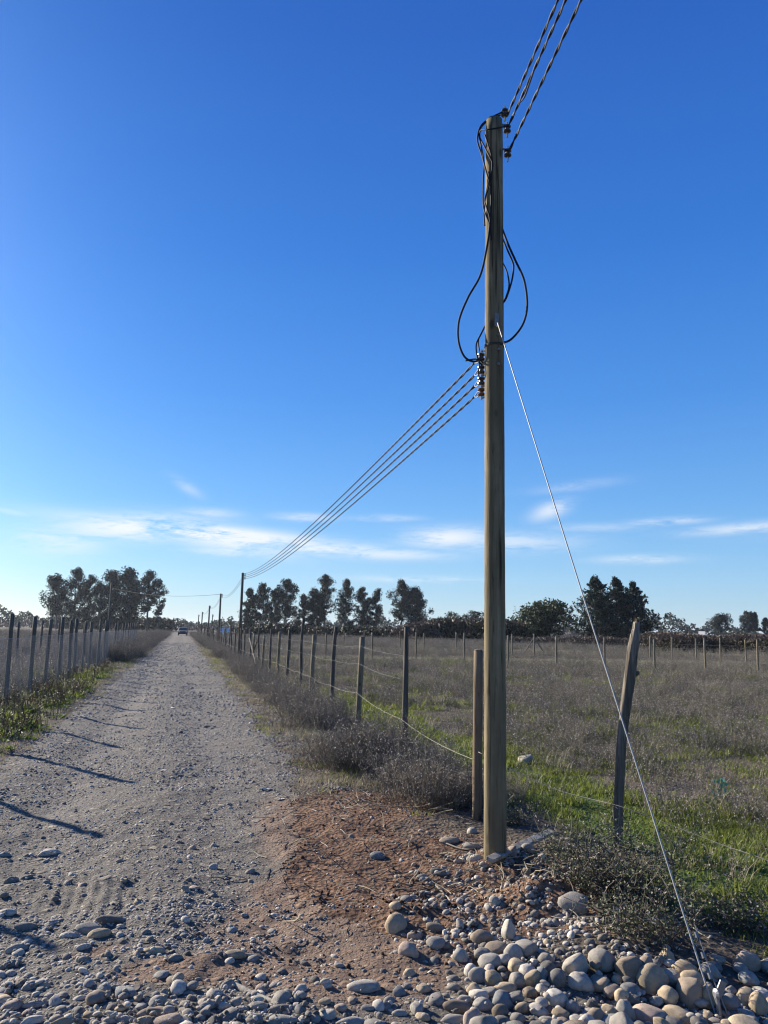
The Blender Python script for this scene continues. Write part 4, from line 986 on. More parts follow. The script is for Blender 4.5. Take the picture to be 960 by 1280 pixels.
# left fence with netting
LF = empty('netting_fence', (-3.15, 12, 0)); LFO = Vector((-3.15, 12, 0)); tag(LF, 'wire netting fence on grey round posts along the left verge of the track', 'fence')
ly = [3.6, 5.8, 7.9, 10.05, 12.2, 14.35, 16.4, 18.9, 20.6, 22.8, 24.4, 25.9, 27.7, 29.5, 31.6, 33.7, 36, 38.6, 41, 43, 45, 47, 49, 51.2, 53.5, 56]
lp = []
for k, y_ in enumerate(ly):
    x_ = -3.22+.008*(y_-14)+rnd.gauss(0, .02); x_ = max(-3.3, min(-2.95, x_)); b = V3(x_, y_, hz(x_, y_)); h = rnd.uniform(1.66, 1.8); l = (rnd.uniform(-.03, .05), rnd.gauss(0, .02))
    round_post(h, rnd.uniform(.038, .048), l).build('fence_post', M_postleft, LF, smooth=True, loc=b-LFO); lp.append((b, h, l))
cell = .075; hh = 1.3; m_v = []; m_f = []
nL = int((56-3.6)/cell); nH = int(hh/(cell*.8))
yy_ = 3.6+np.arange(nL*2+1)*cell/2; xx_ = np.interp(yy_, [p[0].y for p in lp], [p[0].x+.065 for p in lp]); zz_ = height(xx_, yy_)
xt_ = np.interp(yy_, [p[0].y for p in lp], [p[0].x+.065+p[2][0]*.75 for p in lp])
def npnt(i, j):
    t = j/nH; return (xx_[i]*(1-t)+xt_[i]*t + .015*math.sin(i*.21+j*.3), yy_[i], zz_[i]+.03+t*hh)
net = MB(); segs = []
for j in range(nH):
    for i in range(0, nL*2-1, 2):
        o_ = j % 2
        if i+o_+1 < len(yy_): segs.append((npnt(i+o_, j), npnt(i+o_+1, j+1)))
        if i+o_-1 >= 0: segs.append((npnt(i+o_, j), npnt(i+o_-1, j+1)))
S_ = np.array(segs); A_ = S_[:, 0]; B_ = S_[:, 1]; T_ = B_-A_; T_ /= np.linalg.norm(T_, axis=1)[:, None]
U_ = np.cross(T_, [1, 0, 0]); U_ /= np.linalg.norm(U_, axis=1)[:, None]; W_ = np.cross(T_, U_); rw = .001
wd = np.full((len(A_), 1), rw)
ring = [U_*wd, (-.5*U_+.866*W_)*wd, (-.5*U_-.866*W_)*wd]
NV = np.stack([A_+ring[0], A_+ring[1], A_+ring[2], B_+ring[0], B_+ring[1], B_+ring[2]], 1).reshape(-1, 3) - np.array(LFO)
bse = (np.arange(len(S_))*6)[:, None]
NF = np.concatenate([bse+np.array([[0, 1, 4, 3]]), bse+np.array([[1, 2, 5, 4]]), bse+np.array([[2, 0, 3, 5]])])
link('wire_netting', mesh_np('wire_netting', NV, [NF], M_net), LF)
for j in (0, nH):
    m = MB(); m.tube([Vector(npnt(i, j))-LFO for i in range(0, len(yy_), 4)], .003, 4); m.build('edge_wire', M_net, LF)

# field fences
def field_fence(pts, h, label, r=.045, mat=M_postround, wires=(.5, 1.05)):
    O = Vector(pts[0]); e = empty('field_fence', O); tag(e, label, 'fence'); tops = []
    for p in pts:
        hh_ = h*rnd.uniform(.95, 1.06); round_post(hh_, r, (rnd.gauss(0, .02), 0)).build('fence_post', mat, e, smooth=True, loc=Vector(p)-O)
    for w in wires:
        m = MB()
        for a, b in zip(pts, pts[1:]): m.tube([q-O for q in sagline(Vector(a)+V3(0, 0, w), Vector(b)+V3(0, 0, w), .02, 3)], .003, 4, cap=False)
        m.build('fence_wire', M_galv, e)
def gp(*pp_): return [ground_px(*p) for p in pp_]
field_fence(gp((362, 824), (407, 823.5), (465, 823), (520, 825.5), (580, 828.5), (635, 830.5), (695.6, 833.7), (756, 835), (818.6, 837.5), (882, 841), (947.6, 843), (1020, 848)), 1.45, 'nearer row of pale round posts crossing the weedy field')
field_fence(gp((395, 806.5), (430, 808), (455, 810), (500, 811), (530, 813), (570, 815), (606, 817), (640, 819), (668, 820), (813, 823), (840, 823.5), (870.7, 825), (901, 827), (933, 828.5), (985, 831)), 1.5, 'farther row of pale thin posts crossing the field before the brambles', .05)
field_fence([V3(-7.6+.02*k, 22+6.2*k, 0) for k in range(9)], 1.7, 'grey posts standing in the field behind the netting fence', .055, M_postleft)
# crossed brace of the farther fence
bp = ground_px(668, 818)
m = MB(); m.tube([V3(-.9, 0, 0), V3(0, 0, 1.3)], .05, 8); m.tube([V3(.9, 0, 0), V3(0, 0, 1.3)], .05, 8); m.tube([V3(0, 0, -.1), V3(0, 0, 1.5)], .055, 8)
tag(m.build('braced_post', M_postround, None, loc=bp), 'fence post propped by two slanting poles far across the field', 'post')

# ------------------------------------------------------------------ board, sticks, litter, rock
b0 = ground_px(612, 1090); b1 = ground_px(690, 1052); d = (b1-b0); mid = (b0+b1)/2
rot = Vector((1, 0, 0)).rotation_difference(d.normalized()).to_matrix()
m = MB()
for i in range(5):
    pass
m.box((0, 0, .075), (d.length, .055, .025), rot @ Matrix.Rotation(.25, 3, 'X')); bo = m.build('wooden_board', M_board, None, loc=mid)
tag(bo, 'weathered grey batten lying across the soil at the foot of the tall pole', 'board')
mdf = bo.modifiers.new('bevel', 'BEVEL'); mdf.width = .004; mdf.segments = 2
def stick(pts, r, label, mat=M_board, name='stick'):
    P = [ground_px(*p) + V3(0, 0, r[0]*1.2) for p in pts]; A = P[0]
    m = MB(); Q = bezier([p-A for p in P], 5); m.tube(Q, list(np.interp(np.linspace(0, 1, len(Q)), np.linspace(0, 1, len(r)), r)), 8, jitter=.06)
    tag(m.build(name, mat, None, smooth=True, loc=A), label, 'stick')
stick([(297, 1226), (295, 1233), (305, 1240), (322, 1248), (346, 1257)], [.006, .014, .016, .014, .010], 'pale bare curved stick lying on the pebbles near the reddish patch')
stick([(302, 1195), (315, 1196), (327, 1198)], [.006, .007, .005], 'thin grey stick lying beside the banded tan stone')
stick([(545, 1108), (560, 1124), (576, 1140)], [.006, .006, .005], 'short straight pale twig on the clods left of the heap')
stick([(556, 1055), (575, 1062), (592, 1063), (604, 1056)], [.007, .007, .006, .006], 'thin branch lying among stones left of the pole foot', M_bram)
stick([(640, 1180), (665, 1176), (690, 1172)], [.005, .006, .004], 'pale twig resting on the back of the cobble heap')
for k, (px, py, w, l) in enumerate([(333, 987, .12, 'larger pale scrap of litter at the right edge of the track'), (351, 1000, .07, 'smaller pale scrap of litter beside the red earth'), (216, 885, .16, 'pale flat scrap lying in the middle of the track')]):
    p = ground_px(px, py); m = MB(); n_ = 6; V = []
    for i in range(n_):
        for j in range(3): V.append(V3((i/(n_-1)-.5)*w, (j/2-.5)*w*.45, .012+.02*mnoise.noise(V3(i*.7+k*5, j*.9, 0))))
    fs = [(i*3+j, (i+1)*3+j, (i+1)*3+j+1, i*3+j+1) for i in range(n_-1) for j in range(2)]
    m.add(V, fs); o = m.build('litter_scrap', M_litter, None, loc=p); o.rotation_euler.z = -.5+k; sm = o.modifiers.new('thickness', 'SOLIDIFY'); sm.thickness = .004
    tag(o, l, 'litter')
p = ground_px(657, 953); o = put_stone(p.x, p.y, .10, .075, .055, 'whitish', 'lone pale rock on the bright grass right of the tall pole', None, rz=-.3, rough=False, sink=.1); o.name = 'field_rock'

# ------------------------------------------------------------------ trees
def leaf_quads(C, Rad, n, size, flat=.8, droop=0, r_=rng, elong=1.6):
    """n leaf sprays per clump: C (k,3), Rad (k,)"""
    k = len(C); tot = k*n
    d = r_.normal(0, 1, (tot, 3)); d /= np.linalg.norm(d, axis=1)[:, None]
    rad = np.repeat(Rad, n)*r_.random(tot)**.5
    p = np.repeat(C, n, 0) + d*rad[:, None]*np.array([1, 1, flat])
    u = r_.normal(0, 1, (tot, 3)); u[:, 2] -= droop; u /= np.linalg.norm(u, axis=1)[:, None]
    w = np.cross(u, r_.normal(0, 1, (tot, 3))); w /= np.linalg.norm(w, axis=1)[:, None]
    s = (size*r_.uniform(.55, 1.35, tot))[:, None]
    V = np.stack([p-u*s*elong*.5, p+w*s*.4, p+u*s*elong*.5, p-w*s*.4], 1).reshape(-1, 3)
    F = (np.arange(tot)*4)[:, None]+np.arange(4)
    return V, F
def tree_base(px, ytop, D):
    T = at_hd(px, ytop, D); return V3(T.x, T.y, hz(T.x, T.y)-.05), T.z-hz(T.x, T.y)
def make_tree(name, label, px, ytop, D, w_px, build, mat, bark, group=None, seed=1, cat='tree', **kw):
    global rnd
    old = rnd; rnd = random.Random(seed)
    b, H = tree_base(px, ytop, D); W = w_px*D/F_PX
    e = tag(empty(name, b), label, cat, group)
    m, C, Rd, n, size, flat = build(H, W, **kw)
    m.build('trunk', bark, e, smooth=True)
    V, F = leaf_quads(np.array(C), np.array(Rd), n, size, flat, .3, np.random.default_rng(seed))
    link('crown', mesh_np('crown', V, [F], mat), e)
    rnd = old; return e
def b_euc(H, W, low=.3, dense=1.0, lean=0, skirt=0, top=1.0):
    m = MB(); C = []; Rd = []
    tr = [V3(lean*H*t*t + rnd.gauss(0, .012*H)*(t > 0), rnd.gauss(0, .01*H)*(t > 0), H*.97*t) for t in np.linspace(0, 1, 9)]
    m.tube(bezier(tr, 3), list(np.interp(np.linspace(0, 1, 25), [0, 1], [H*.017+.05, .04])), 8)
    n = int(44*dense); low = low*.8
    for i in range(n):
        t = low + (1-low)*(i+rnd.random())/n; s = t*8; j = min(7, int(s)); p = tr[j].lerp(tr[j+1], s-j)
        prof = math.sin(math.pi*min(1, .18+.82*(t-low)/(1-low)))**.7*(1-.35*t)+.12
        a = rnd.uniform(0, 6.28); L = W*.5*prof*rnd.uniform(.35, 1.1)
        q = p + V3(math.cos(a)*L, math.sin(a)*L, L*rnd.uniform(.3, .9)); q.z = min(q.z, H*.99)
        m.tube([p, p.lerp(q, .5)+V3(0, 0, -L*.05), q], [H*.005+.015, H*.003+.01, .01], 5)
        C.append(q); Rd.append(W*rnd.uniform(.10, .19)); C.append(p.lerp(q, .55)); Rd.append(W*rnd.uniform(.08, .15))
    for k in range(3): C.append(tr[-1]+V3(rnd.gauss(0, .03*W), rnd.gauss(0, .03*W), -k*.035*H)); Rd.append(W*.09*top)
    for i in range(int(skirt)):
        a = rnd.uniform(0, 6.28); q = V3(math.cos(a)*W*.3*rnd.random(), math.sin(a)*W*.3*rnd.random(), H*rnd.uniform(.03, low+.12)); C.append(q); Rd.append(W*rnd.uniform(.14, .22)); m.tube([V3(0, 0, q.z*.5), q], [.05, .02], 5)
    return m, C, [q*1.08 for q in Rd], 92, max(.25, W*.038), .95
EG = 'eucalyptus trees of the grove left of the track'
for k, (px, yt, w, kw, lab_) in enumerate([
    (75, 721, 30, dict(low=.32, dense=.9), 'loose round-crowned eucalyptus at the left end of the left grove'),
    (97, 711, 26, dict(low=.18, dense=1.1, skirt=6), 'tallest slim eucalyptus, second from the left end of the left grove'),
    (114, 720, 24, dict(low=.22, dense=.9, skirt=4), 'narrow eucalyptus between the tallest tree and the lone pole'),
    (126, 729, 22, dict(low=.15, dense=.9, skirt=6), 'lowest eucalyptus of the left grove just left of the lone pole'),
    (142, 715, 30, dict(low=.2, dense=1.2, skirt=8), 'dense eucalyptus standing behind the lone pole'),
    (164, 713, 34, dict(low=.06, dense=1.7, skirt=16), 'broad dark eucalyptus dense down to the ground, right of the lone pole'),
    (188, 715, 26, dict(low=.4, dense=.9, skirt=2), 'open eucalyptus with bare pale stem near the right end of the left grove'),
    (201, 725, 18, dict(low=.42, dense=.6), 'thin right-hand eucalyptus at the end of the left grove')]):
    make_tree('eucalyptus_tree', lab_, px, yt, 260, w*1.15, b_euc, M_euc[k % 2], M_trunk, EG, 900+k, **kw)
MG = 'eucalyptus trees of the row beyond the field'
for k, (px, yt, w, kw, lab_) in enumerate([
    (314, 737, 20, dict(low=.08, dense=1.2, skirt=10), 'narrow eucalyptus right behind the second pole, leafy to the ground'),
    (331, 731, 22, dict(low=.32, dense=.9, skirt=3), 'thin-crowned eucalyptus, second of the row right of the second pole'),
    (344, 738, 18, dict(low=.25, dense=.8, skirt=4), 'slight eucalyptus squeezed between two taller ones in the row'),
    (358, 726, 27, dict(low=.4, dense=1.0, lean=.03), 'leaning eucalyptus with its crown heavy on the right side'),
    (381, 745, 20, dict(low=.1, dense=.8, skirt=6), 'short eucalyptus in the gap before the tallest tree of the row'),
    (394, 738, 24, dict(low=.08, dense=1.3, skirt=12), 'dense dark eucalyptus hugging the tallest tree of the row'),
    (407, 720, 24, dict(low=.3, dense=1.2, skirt=4), 'tallest eucalyptus of the row beyond the field'),
    (433, 726, 24, dict(low=.08, dense=1.2, skirt=10, top=1.1), 'spire-like eucalyptus standing clear in the middle of the row'),
    (453, 736, 22, dict(low=.1, dense=1.2, skirt=9), 'dark eucalyptus with a pointed top left of a thin one'),
    (471, 738, 20, dict(low=.25, dense=.8, skirt=3), 'thin open eucalyptus before the wide gap in the row'),
    (503, 727, 26, dict(low=.36, dense=1.2), 'tall eucalyptus with a pale bare trunk after the gap'),
    (519, 738, 30, dict(low=.04, dense=1.7, skirt=14), 'wide dark eucalyptus right behind the pale-trunked one')]):
    make_tree('eucalyptus_tree', lab_, px, yt-1, 215, w*1.2, b_euc, M_euc[(k+1) % 2], M_trunk_pale if k in (1, 3, 10) else M_trunk, MG, 930+k, **kw)
def b_round(H, W, low=.1, n=46, tilt=0, flat=.75, gaps=1):
    m = MB(); C = []; Rd = []
    m.tube([V3(0, 0, 0), V3(tilt*W*.08, 0, H*.2), V3(tilt*W*.15, 0, H*.45)], [H*.03, H*.024, H*.014], 8)
    for i in range(n):
        a = rnd.uniform(0, 6.28); r = math.sqrt(rnd.random()); z = rnd.uniform(low, 1)
        prof = math.sqrt(max(.02, 1-((z-low)/(1-low)*1.75-.75)**2)) if (z-low)/(1-low) > .43 else 1.0*(.72+.28*(z-low)/(1-low)/.43)
        q = V3(math.cos(a)*W*.42*r*prof + tilt*W*.3*(z-.4), math.sin(a)*W*.42*r*prof, z*H*.93)
        s = V3(tilt*W*.08, 0, H*rnd.uniform(.12, .4)); s.z = min(s.z, q.z)
        if i % 2 == 0: m.tube([s, s.lerp(q, .5)+V3(0, 0, H*.03), q], [H*.012, H*.008, .015], 5)
        C.append(q); Rd.append(W*rnd.uniform(.09, .15))
    return m, C, Rd, 70, max(.22, W*.024), flat
make_tree('broadleaf_tree', 'olive green wide tree with its crown swept to the right, right of the tall pole', 668, 749, 125, 92, b_round, M_broad, M_trunk, None, 960, low=.10, n=125, tilt=1.3)
make_tree('broadleaf_tree', 'low rounded dark tree left of a taller flat-topped one, before the tall pole', 566, 764, 190, 40, b_round, M_broad, M_trunk, None, 961, low=.05, n=40)
make_tree('broadleaf_tree', 'flat-topped grey tree just left of the tall pole', 590, 761, 200, 40, b_round, M_euc[1], M_trunk, None, 962, low=.12, n=40, flat=.5)
make_tree('broadleaf_tree', 'small ragged tree behind the wide dark eucalyptus', 541, 772, 215, 22, b_round, M_euc[0], M_trunk, None, 963, low=.1, n=16)
make_tree('broadleaf_tree', 'small round-headed tree standing alone right of the white shed', 289, 767, 300, 11, b_round, M_broad, M_trunk, None, 964, low=.5, n=14)
make_tree('broadleaf_tree', 'short bushy tree at the right foot of the left grove', 200, 757, 240, 16, b_round, M_euc[0], M_trunk, None, 965, low=.1, n=18)
def b_conifer(H, W, n=26, skirt=.05):
    m = MB(); C = []; Rd = []
    m.tube([V3(0, 0, 0), V3(0, 0, H*.5), V3(0, 0, H)], [H*.028, H*.018, .03], 8)
    for i in range(n):
        t = skirt + (1-skirt)*(i/(n-1))**.92; L0 = W*.5*(1-t)**.95*(.65+.35*min(1, t/.15)) + W*.03
        for k in range(7 if t < .8 else 4):
            a = rnd.uniform(0, 6.28); L = L0*rnd.uniform(.5, 1.3); p = V3(0, 0, t*H); q = V3(math.cos(a)*L, math.sin(a)*L, t*H*.985 + L*rnd.uniform(.05, .38))
            m.tube([p, p.lerp(q, .55)-V3(0, 0, L*.06), q], [.045, .03, .012], 4)
            for f in (.35, .6, .8, 1.0): C.append(p.lerp(q, f)+V3(0, 0, .04*W*rnd.random())); Rd.append(W*(.05-.026*f)+.04)
    C.append(V3(0, 0, H)); Rd.append(W*.04)
    return m, C, Rd, 15, .22, 1.1
make_tree('conifer_tree', 'dark conifer on the left of the group beside the rough post, tallest of it', 744, 725, 118, 90, b_conifer, M_conif, M_trunk, 'dark conifers in the field', 970)
make_tree('conifer_tree', 'dark conifer between two others in the group beside the rough post', 770, 726, 120, 84, b_conifer, M_conif, M_trunk, 'dark conifers in the field', 971)
make_tree('conifer_tree', 'dark conifer with spiky branches at the right of the group behind the rough post', 791, 731, 122, 74, b_conifer, M_conif, M_trunk, 'dark conifers in the field', 972)
FG = 'distant eucalyptus trees by the right edge'
for k, (px, yt, w, lab_) in enumerate([(902, 770, 24, 'umbrella-shaped distant tree left of two taller ones above the brambles'), (933, 765, 20, 'distant tree with ragged double crown above the brambles'), (943, 766, 13, 'slim distant tree with a bare stem above the brambles'), (957, 773, 14, 'distant dark tree cut by the right edge of the photo')]):
    make_tree('distant_tree', lab_, px, yt, 290, w, b_euc, M_euc[k % 2], M_trunk, FG, 980+k, low=.45 if k != 3 else .1, dense=.75)

# far treeline, one uncountable mass all round
def mass(name, az0, az1, D0, D1, hfun, n, size, mat, width=30):
    r2 = np.random.default_rng(hash(name) % 1000 if False else len(name)*7)
    a = np.radians(r2.uniform(az0, az1, n)); D = r2.uniform(D0, D1, n); x = D*np.sin(a); y = D*np.cos(a)
    hh_ = hfun(np.degrees(a), D); C = np.stack([x, y, height(x, y)+hh_*r2.random(n)**.8], 1)
    V, F = leaf_quads(C, np.full(n, size*1.2), 3, size, .8, 0, r2, 1.3)
    return tag(link(name, mesh_np(name, V, [F], mat)), kind='stuff')
def h_tl(a, D):
    t = fbm(a*.55, D*0+2, 201, 5); return 2.0 + 9.5*sstep(.35, .75, t)*(.6+.5*vnoise(a*3, D*0, 9)) + 2.5*vnoise(a*6, D*0, 4)
mass('far_treeline', -70, 75, 420, 470, h_tl, 26000, 1.1, M_tree_far)
mass('bare_far_thicket', -70, 75, 330, 345, lambda a, D: 1.2+3.2*vnoise(a*2.2, D*0, 5)*vnoise(a*7, D*0, 6), 9000, .7, M_bare)
def hedge(name, pts, h, w, n, label, fr=(.5, .5), size=.12, cat='hedge'):
    P = [Vector(p) for p in pts]; O = P[0].copy(); e = tag(empty(name, O), label, cat)
    L = [0]
    for a, b in zip(P, P[1:]): L.append(L[-1]+(b-a).length)
    for nm, mt, q, zr in (('canes', M_hedge_b, fr[0], (.25, 1.0)), ('leaves', M_hedge_d, fr[1], (0, .72 if fr[1] < .6 else 1.0))):
        k = int(n*q); s = rng.uniform(0, L[-1], k); C = np.zeros((k, 3))
        for ax in range(3): C[:, ax] = np.interp(s, L, [p[ax] for p in P])
        hv = h*(.6+.6*fbm(s*.16, s*0, len(name)+5, 4)); C[:, 0] += rng.normal(0, w*.3, k); C[:, 1] += rng.normal(0, w*.3, k); C[:, 2] += hv*rng.uniform(zr[0], zr[1], k)**.9
        V, F = leaf_quads(C - np.array(O), np.full(k, size*1.3), 4, size, .8, -.5 if nm == 'canes' else 0, rng, 2.2 if nm == 'canes' else 1.3)
        link(nm, mesh_np(nm, V, [F], mt), e)
hedge('bramble_hedge', gp((806, 812), (850, 815), (900, 816), (960, 818.5), (1060, 824), (1200, 832)), 1.9, 3, 16000, 'brown and dark green bramble hedge across the right of the field', (.55, .45))
hedge('thicket', gp((634, 806), (690, 807), (740, 808.5), (800, 810)), 1.2, 3, 6500, 'dry brown thicket running behind the swept tree and the conifers', (.8, .2))
hedge('dark_hedge', gp((545, 801.5), (575, 802), (606, 803), (640, 804)), 3.4, 5, 4600, 'dark green hedge below the flat-topped tree left of the tall pole', (.35, .65), .3)
hedge('brown_hedge', gp((508, 800.5), (520, 801), (536, 801.5)), 2.6, 4, 2200, 'blocky brown hedge under the pale-trunked eucalyptus', (.95, .05), .3)
hedge('grove_undergrowth', gp((60, 785.5), (120, 787), (175, 788), (215, 789)), 4.2, 6, 4600, 'dark undergrowth along the foot of the left grove', (.15, .85), .4)
hedge('row_undergrowth', gp((305, 795.5), (380, 796.5), (440, 798), (500, 799.5)), 2.0, 5, 4600, 'dark undergrowth along the foot of the eucalyptus row', (.15, .85), .35)

# dark bushes by the rough post
def bush(x, y, h, w, n, label, seed, leaf=9):
    global rnd
    old = rnd; rnd = random.Random(seed); e = tag(empty('scrubby_bush', (x, y, hz(x, y))), label, 'bush'); m = MB(); l = MB()
    for _ in range(n):
        a = rnd.uniform(0, 6.28); p = V3(rnd.gauss(0, w*.18), rnd.gauss(0, w*.18), -.03); d = V3(math.cos(a)*rnd.uniform(.1, 1.2), math.sin(a)*rnd.uniform(.1, 1.2), 1)
        pts, dd = ribbon_stem(m, p, d, h*rnd.uniform(.6, 1.3), .004, 5, .45, 0, 4)
        for _ in range(6):
            b = rnd.choice(pts[1:]); e2 = V3(rnd.gauss(0, 1), rnd.gauss(0, 1), rnd.uniform(-.2, 1)); tp, _d = ribbon_stem(m, b, e2, h*rnd.uniform(.2, .5), .0024, 3, .5, 0, 3)
            for _ in range(leaf):
                c = tp[-1].lerp(tp[0], rnd.random()) + V3(rnd.gauss(0, .012), rnd.gauss(0, .012), rnd.gauss(0, .012)); u = V3(rnd.gauss(0, 1), rnd.gauss(0, 1), rnd.gauss(0, 1)).normalized()
                l.quad(c, u*rnd.uniform(.003, .009), u.orthogonal().normalized()*.0035, 0 if rnd.random() < .86 else 1)
    m.build('twigs', M_bram, e); l.build('leaves', [M_bramleaf, M_seed], e); rnd = old
for k, (px, py, h, w, n, l) in enumerate([(745, 1112, .42, .5, 46, 'twiggy grey green bush growing between the tall pole and the rough post'), (790, 1128, .40, .5, 40, 'tangled dark bush round the foot of the rough post'),
    (712, 1072, .24, .22, 18, 'low thorny bush at the end of the wooden batten'), (815, 1172, .30, .4, 30, 'dark low bush behind the cobble heap'), (640, 1030, .22, .3, 22, 'small grey bush just right of the tall pole foot'), (930, 1165, .25, .5, 30, 'low dark bush in the grass right of the guy wire')]):
    p = ground_px(px, py); bush(p.x, p.y, h, w, n, l, 1000+k)

# green plastic scrap caught in the weeds
p = ground_px(900, 1004); m = MB()
for i in range(7):
    for j in range(6):
        c = V3((i/6-.5)*.18, rnd.gauss(0, .02), j/5*.16+.05)
        if rnd.random() < .75: m.quad(c, V3(.011, rnd.gauss(0, .008), rnd.gauss(0, .004)), V3(rnd.gauss(0, .004), rnd.gauss(0, .008), .014))
o = m.build('plastic_scrap', M_scrap, None, loc=p); sm = o.modifiers.new('thickness', 'SOLIDIFY'); sm.thickness = .002
tag(o, 'torn green plastic scrap caught in the field weeds', 'litter')

# sheds
def shed(px0, px1, y_top, D, label, depth=6, roof=.5):
    a = at_hd(px0, y_top, D); b = at_hd(px1, y_top, D); w = (b-a).length; c = (a+b)/2; e = tag(empty('farm_shed', (c.x, c.y, hz(c.x, c.y)), -math.atan2(c.x, c.y)), label, 'shed'); H = a.z-hz(c.x, c.y)
    m = MB(); m.box((0, depth/2, (H-roof)/2), (w*.94, depth, H-roof)); m.build('wall', M_white, e)
    m = MB(); x = w/2; V = [(-x, -.4, H-roof-.05), (x, -.4, H-roof-.05), (x, depth/2, H), (-x, depth/2, H), (-x, depth+.4, H-roof-.05), (x, depth+.4, H-roof-.05)]
    m.add(V, [(0, 1, 2, 3), (3, 2, 5, 4)]); o = m.build('roof', M_white, e); sm = o.modifiers.new('t', 'SOLIDIFY'); sm.thickness = .12
    m = MB(); m.box((0, -.03, (H-roof)*.42), (w*.2, .05, (H-roof)*.84)); m.build('door', M_dark, e)
shed(271.5, 290.5, 785.3, 230, 'white roofed low shed beyond the fence under the second and third poles', 7, 1.1)
shed(873, 881, 789, 250, 'tiny white roofed shed under the distant trees above the brambles', 3, 1.0)
shed(599.5, 606, 797, 150, 'small pale shed half hidden behind the tall pole', 2, .45)

# car far down the track
def car(px, yc, label):
    d = ray(px, 789); P = CP + d*(yc/d.y); e = tag(empty('parked_car', (P.x, yc, hz(P.x, yc)), 0), label, 'car')
    M_body = simple('car_paint_slate', (.13, .115, .095), (.15, .135, .11), 2, .45, 0, spec=.3); M_glass = simple('car_glass', (.05, .048, .045), (.07, .066, .06), 2, .25, 0, spec=.3); M_tyre = simple('tyre_rubber', (.015, .015, .015), (.025, .025, .025), 10, .9, 0)
    M_lamp = simple('headlamp_lens', (.6, .6, .58), (.75, .75, .73), 4, .15, 0, spec=.8)
    prof = [(-2.1, .35), (-2.12, .62), (-1.95, .82), (-1.0, .95), (-.35, 1.38), (.2, 1.46), (1.0, 1.42), (1.7, 1.0), (2.05, .92), (2.1, .4), (1.6, .25), (-1.6, .25)]
    m = MB(); V = []
    for sx in (-1, 1):
        for (y, z) in prof: V.append((sx*(.84 if z < 1.0 else .84-(z-1.0)*.42), y, z))
    n = len(prof); m.add(V, [tuple(range(n-1, -1, -1)), tuple(range(n, 2*n))] + [(i, (i+1) % n, n+(i+1) % n, n+i) for i in range(n)])
    o = m.build('body', M_body, e); bv = o.modifiers.new('bevel', 'BEVEL'); bv.width = .05; bv.segments = 2
    m = MB(); m.add([(-.74, -1.0, .985), (.74, -1.0, .985), (.62, -.38, 1.375), (-.62, -.38, 1.375)], [(0, 1, 2, 3)]); q = m.build('windscreen', M_glass, e); q.location.y = -.03; q.location.z = .02; s_ = q.modifiers.new('t', 'SOLIDIFY'); s_.thickness = .012
    for sx in (-1, 1):
        m = MB(); m.add([(sx*.845, -.85, 1.0), (sx*.845, 1.45, 1.02), (sx*.70, .95, 1.36), (sx*.70, -.3, 1.34)], [(0, 1, 2, 3)]); q = m.build('side_window', M_glass, e); s_ = q.modifiers.new('t', 'SOLIDIFY'); s_.thickness = .02; s_.offset = 0
        m = MB(); m.lathe((sx*.6, -2.08, .68), [(.13, -.04), (.12, .04), (.05, .07)], (0, -1, .2), 12); m.build('headlight', M_lamp, e)
        m = MB(); m.box((sx*.93, -.75, 1.02), (.16, .10, .12)); m.build('mirror', M_body, e)
        for y in (-1.3, 1.3):
            m = MB(); m.lathe((sx*.74-.1, y, .31), [(.22, 0), (.31, .02), (.31, .18), (.22, .2)], (1, 0, 0), 18); w_ = m.build('wheel', M_tyre, e)
            m = MB(); m.lathe((sx*.76+sx*.09-.01, y, .31), [(.2, 0), (.18, .02)], (1, 0, 0), 14); m.build('rim', M_galv, w_)
    m = MB(); m.box((0, -2.11, .42), (1.6, .12, .18)); m.build('bumper', M_tyre, e)
car(228.5, 146, 'small grey car stopped far away at the end of the gravel track')

# ------------------------------------------------------------------ sky, sun, haze
SUN_EL, SUN_AZ = R(22), math.atan2(-.616, .788)      # azimuth measured clockwise from +Y
sd_ = Vector((math.sin(SUN_AZ)*math.cos(SUN_EL), math.cos(SUN_AZ)*math.cos(SUN_EL), math.sin(SUN_EL)))
sl = bpy.data.lights.new('sun', 'SUN'); sl.energy = 5.0; sl.angle = R(.53); sl.color = (1, .92, .80)
so = bpy.data.objects.new('sun', sl); COL.objects.link(so); so.rotation_euler = sd_.to_track_quat('Z', 'Y').to_euler(); so.location = (0, 0, 60)
w = bpy.data.worlds.new('World'); scene.world = w; w.use_nodes = True
nt = NT(w); bg = nt.n['Background']
sky = nt.new('ShaderNodeTexSky', sky_type='NISHITA'); sky.sun_disc = False; sky.sun_elevation = SUN_EL; sky.sun_rotation = SUN_AZ
sky.altitude = 100; sky.air_density = 1.0; sky.dust_density = .3; sky.ozone_density = 3.0
hs = nt.new('ShaderNodeHueSaturation'); hs.inputs['Saturation'].default_value = 1.3; hs.inputs['Hue'].default_value = .5; nt.link(sky.outputs[0], hs.inputs['Color'])
tc = nt.new('ShaderNodeTexCoord'); sx = nt.new('ShaderNodeSeparateXYZ'); nt.link(tc.outputs['Generated'], sx.inputs[0])
def mth(op, a, b=None, clamp=False):
    q = nt.new('ShaderNodeMath', operation=op); q.use_clamp = clamp
    for i, v in enumerate((a, b)):
        if v is None: continue
        if isinstance(v, (int, float)): q.inputs[i].default_value = v
        else: nt.link(v, q.inputs[i])
    return q.outputs[0]
az = mth('MULTIPLY', mth('ARCTAN2', sx.outputs[0], sx.outputs[1]), 57.2958); el = mth('MULTIPLY', mth('ARCSINE', sx.outputs[2]), 57.2958)
cv = nt.new('ShaderNodeCombineXYZ'); nt.link(mth('MULTIPLY', az, .16), cv.inputs[0]); nt.link(mth('ADD', mth('MULTIPLY', el, 1.0), mth('MULTIPLY', az, .035)), cv.inputs[1])
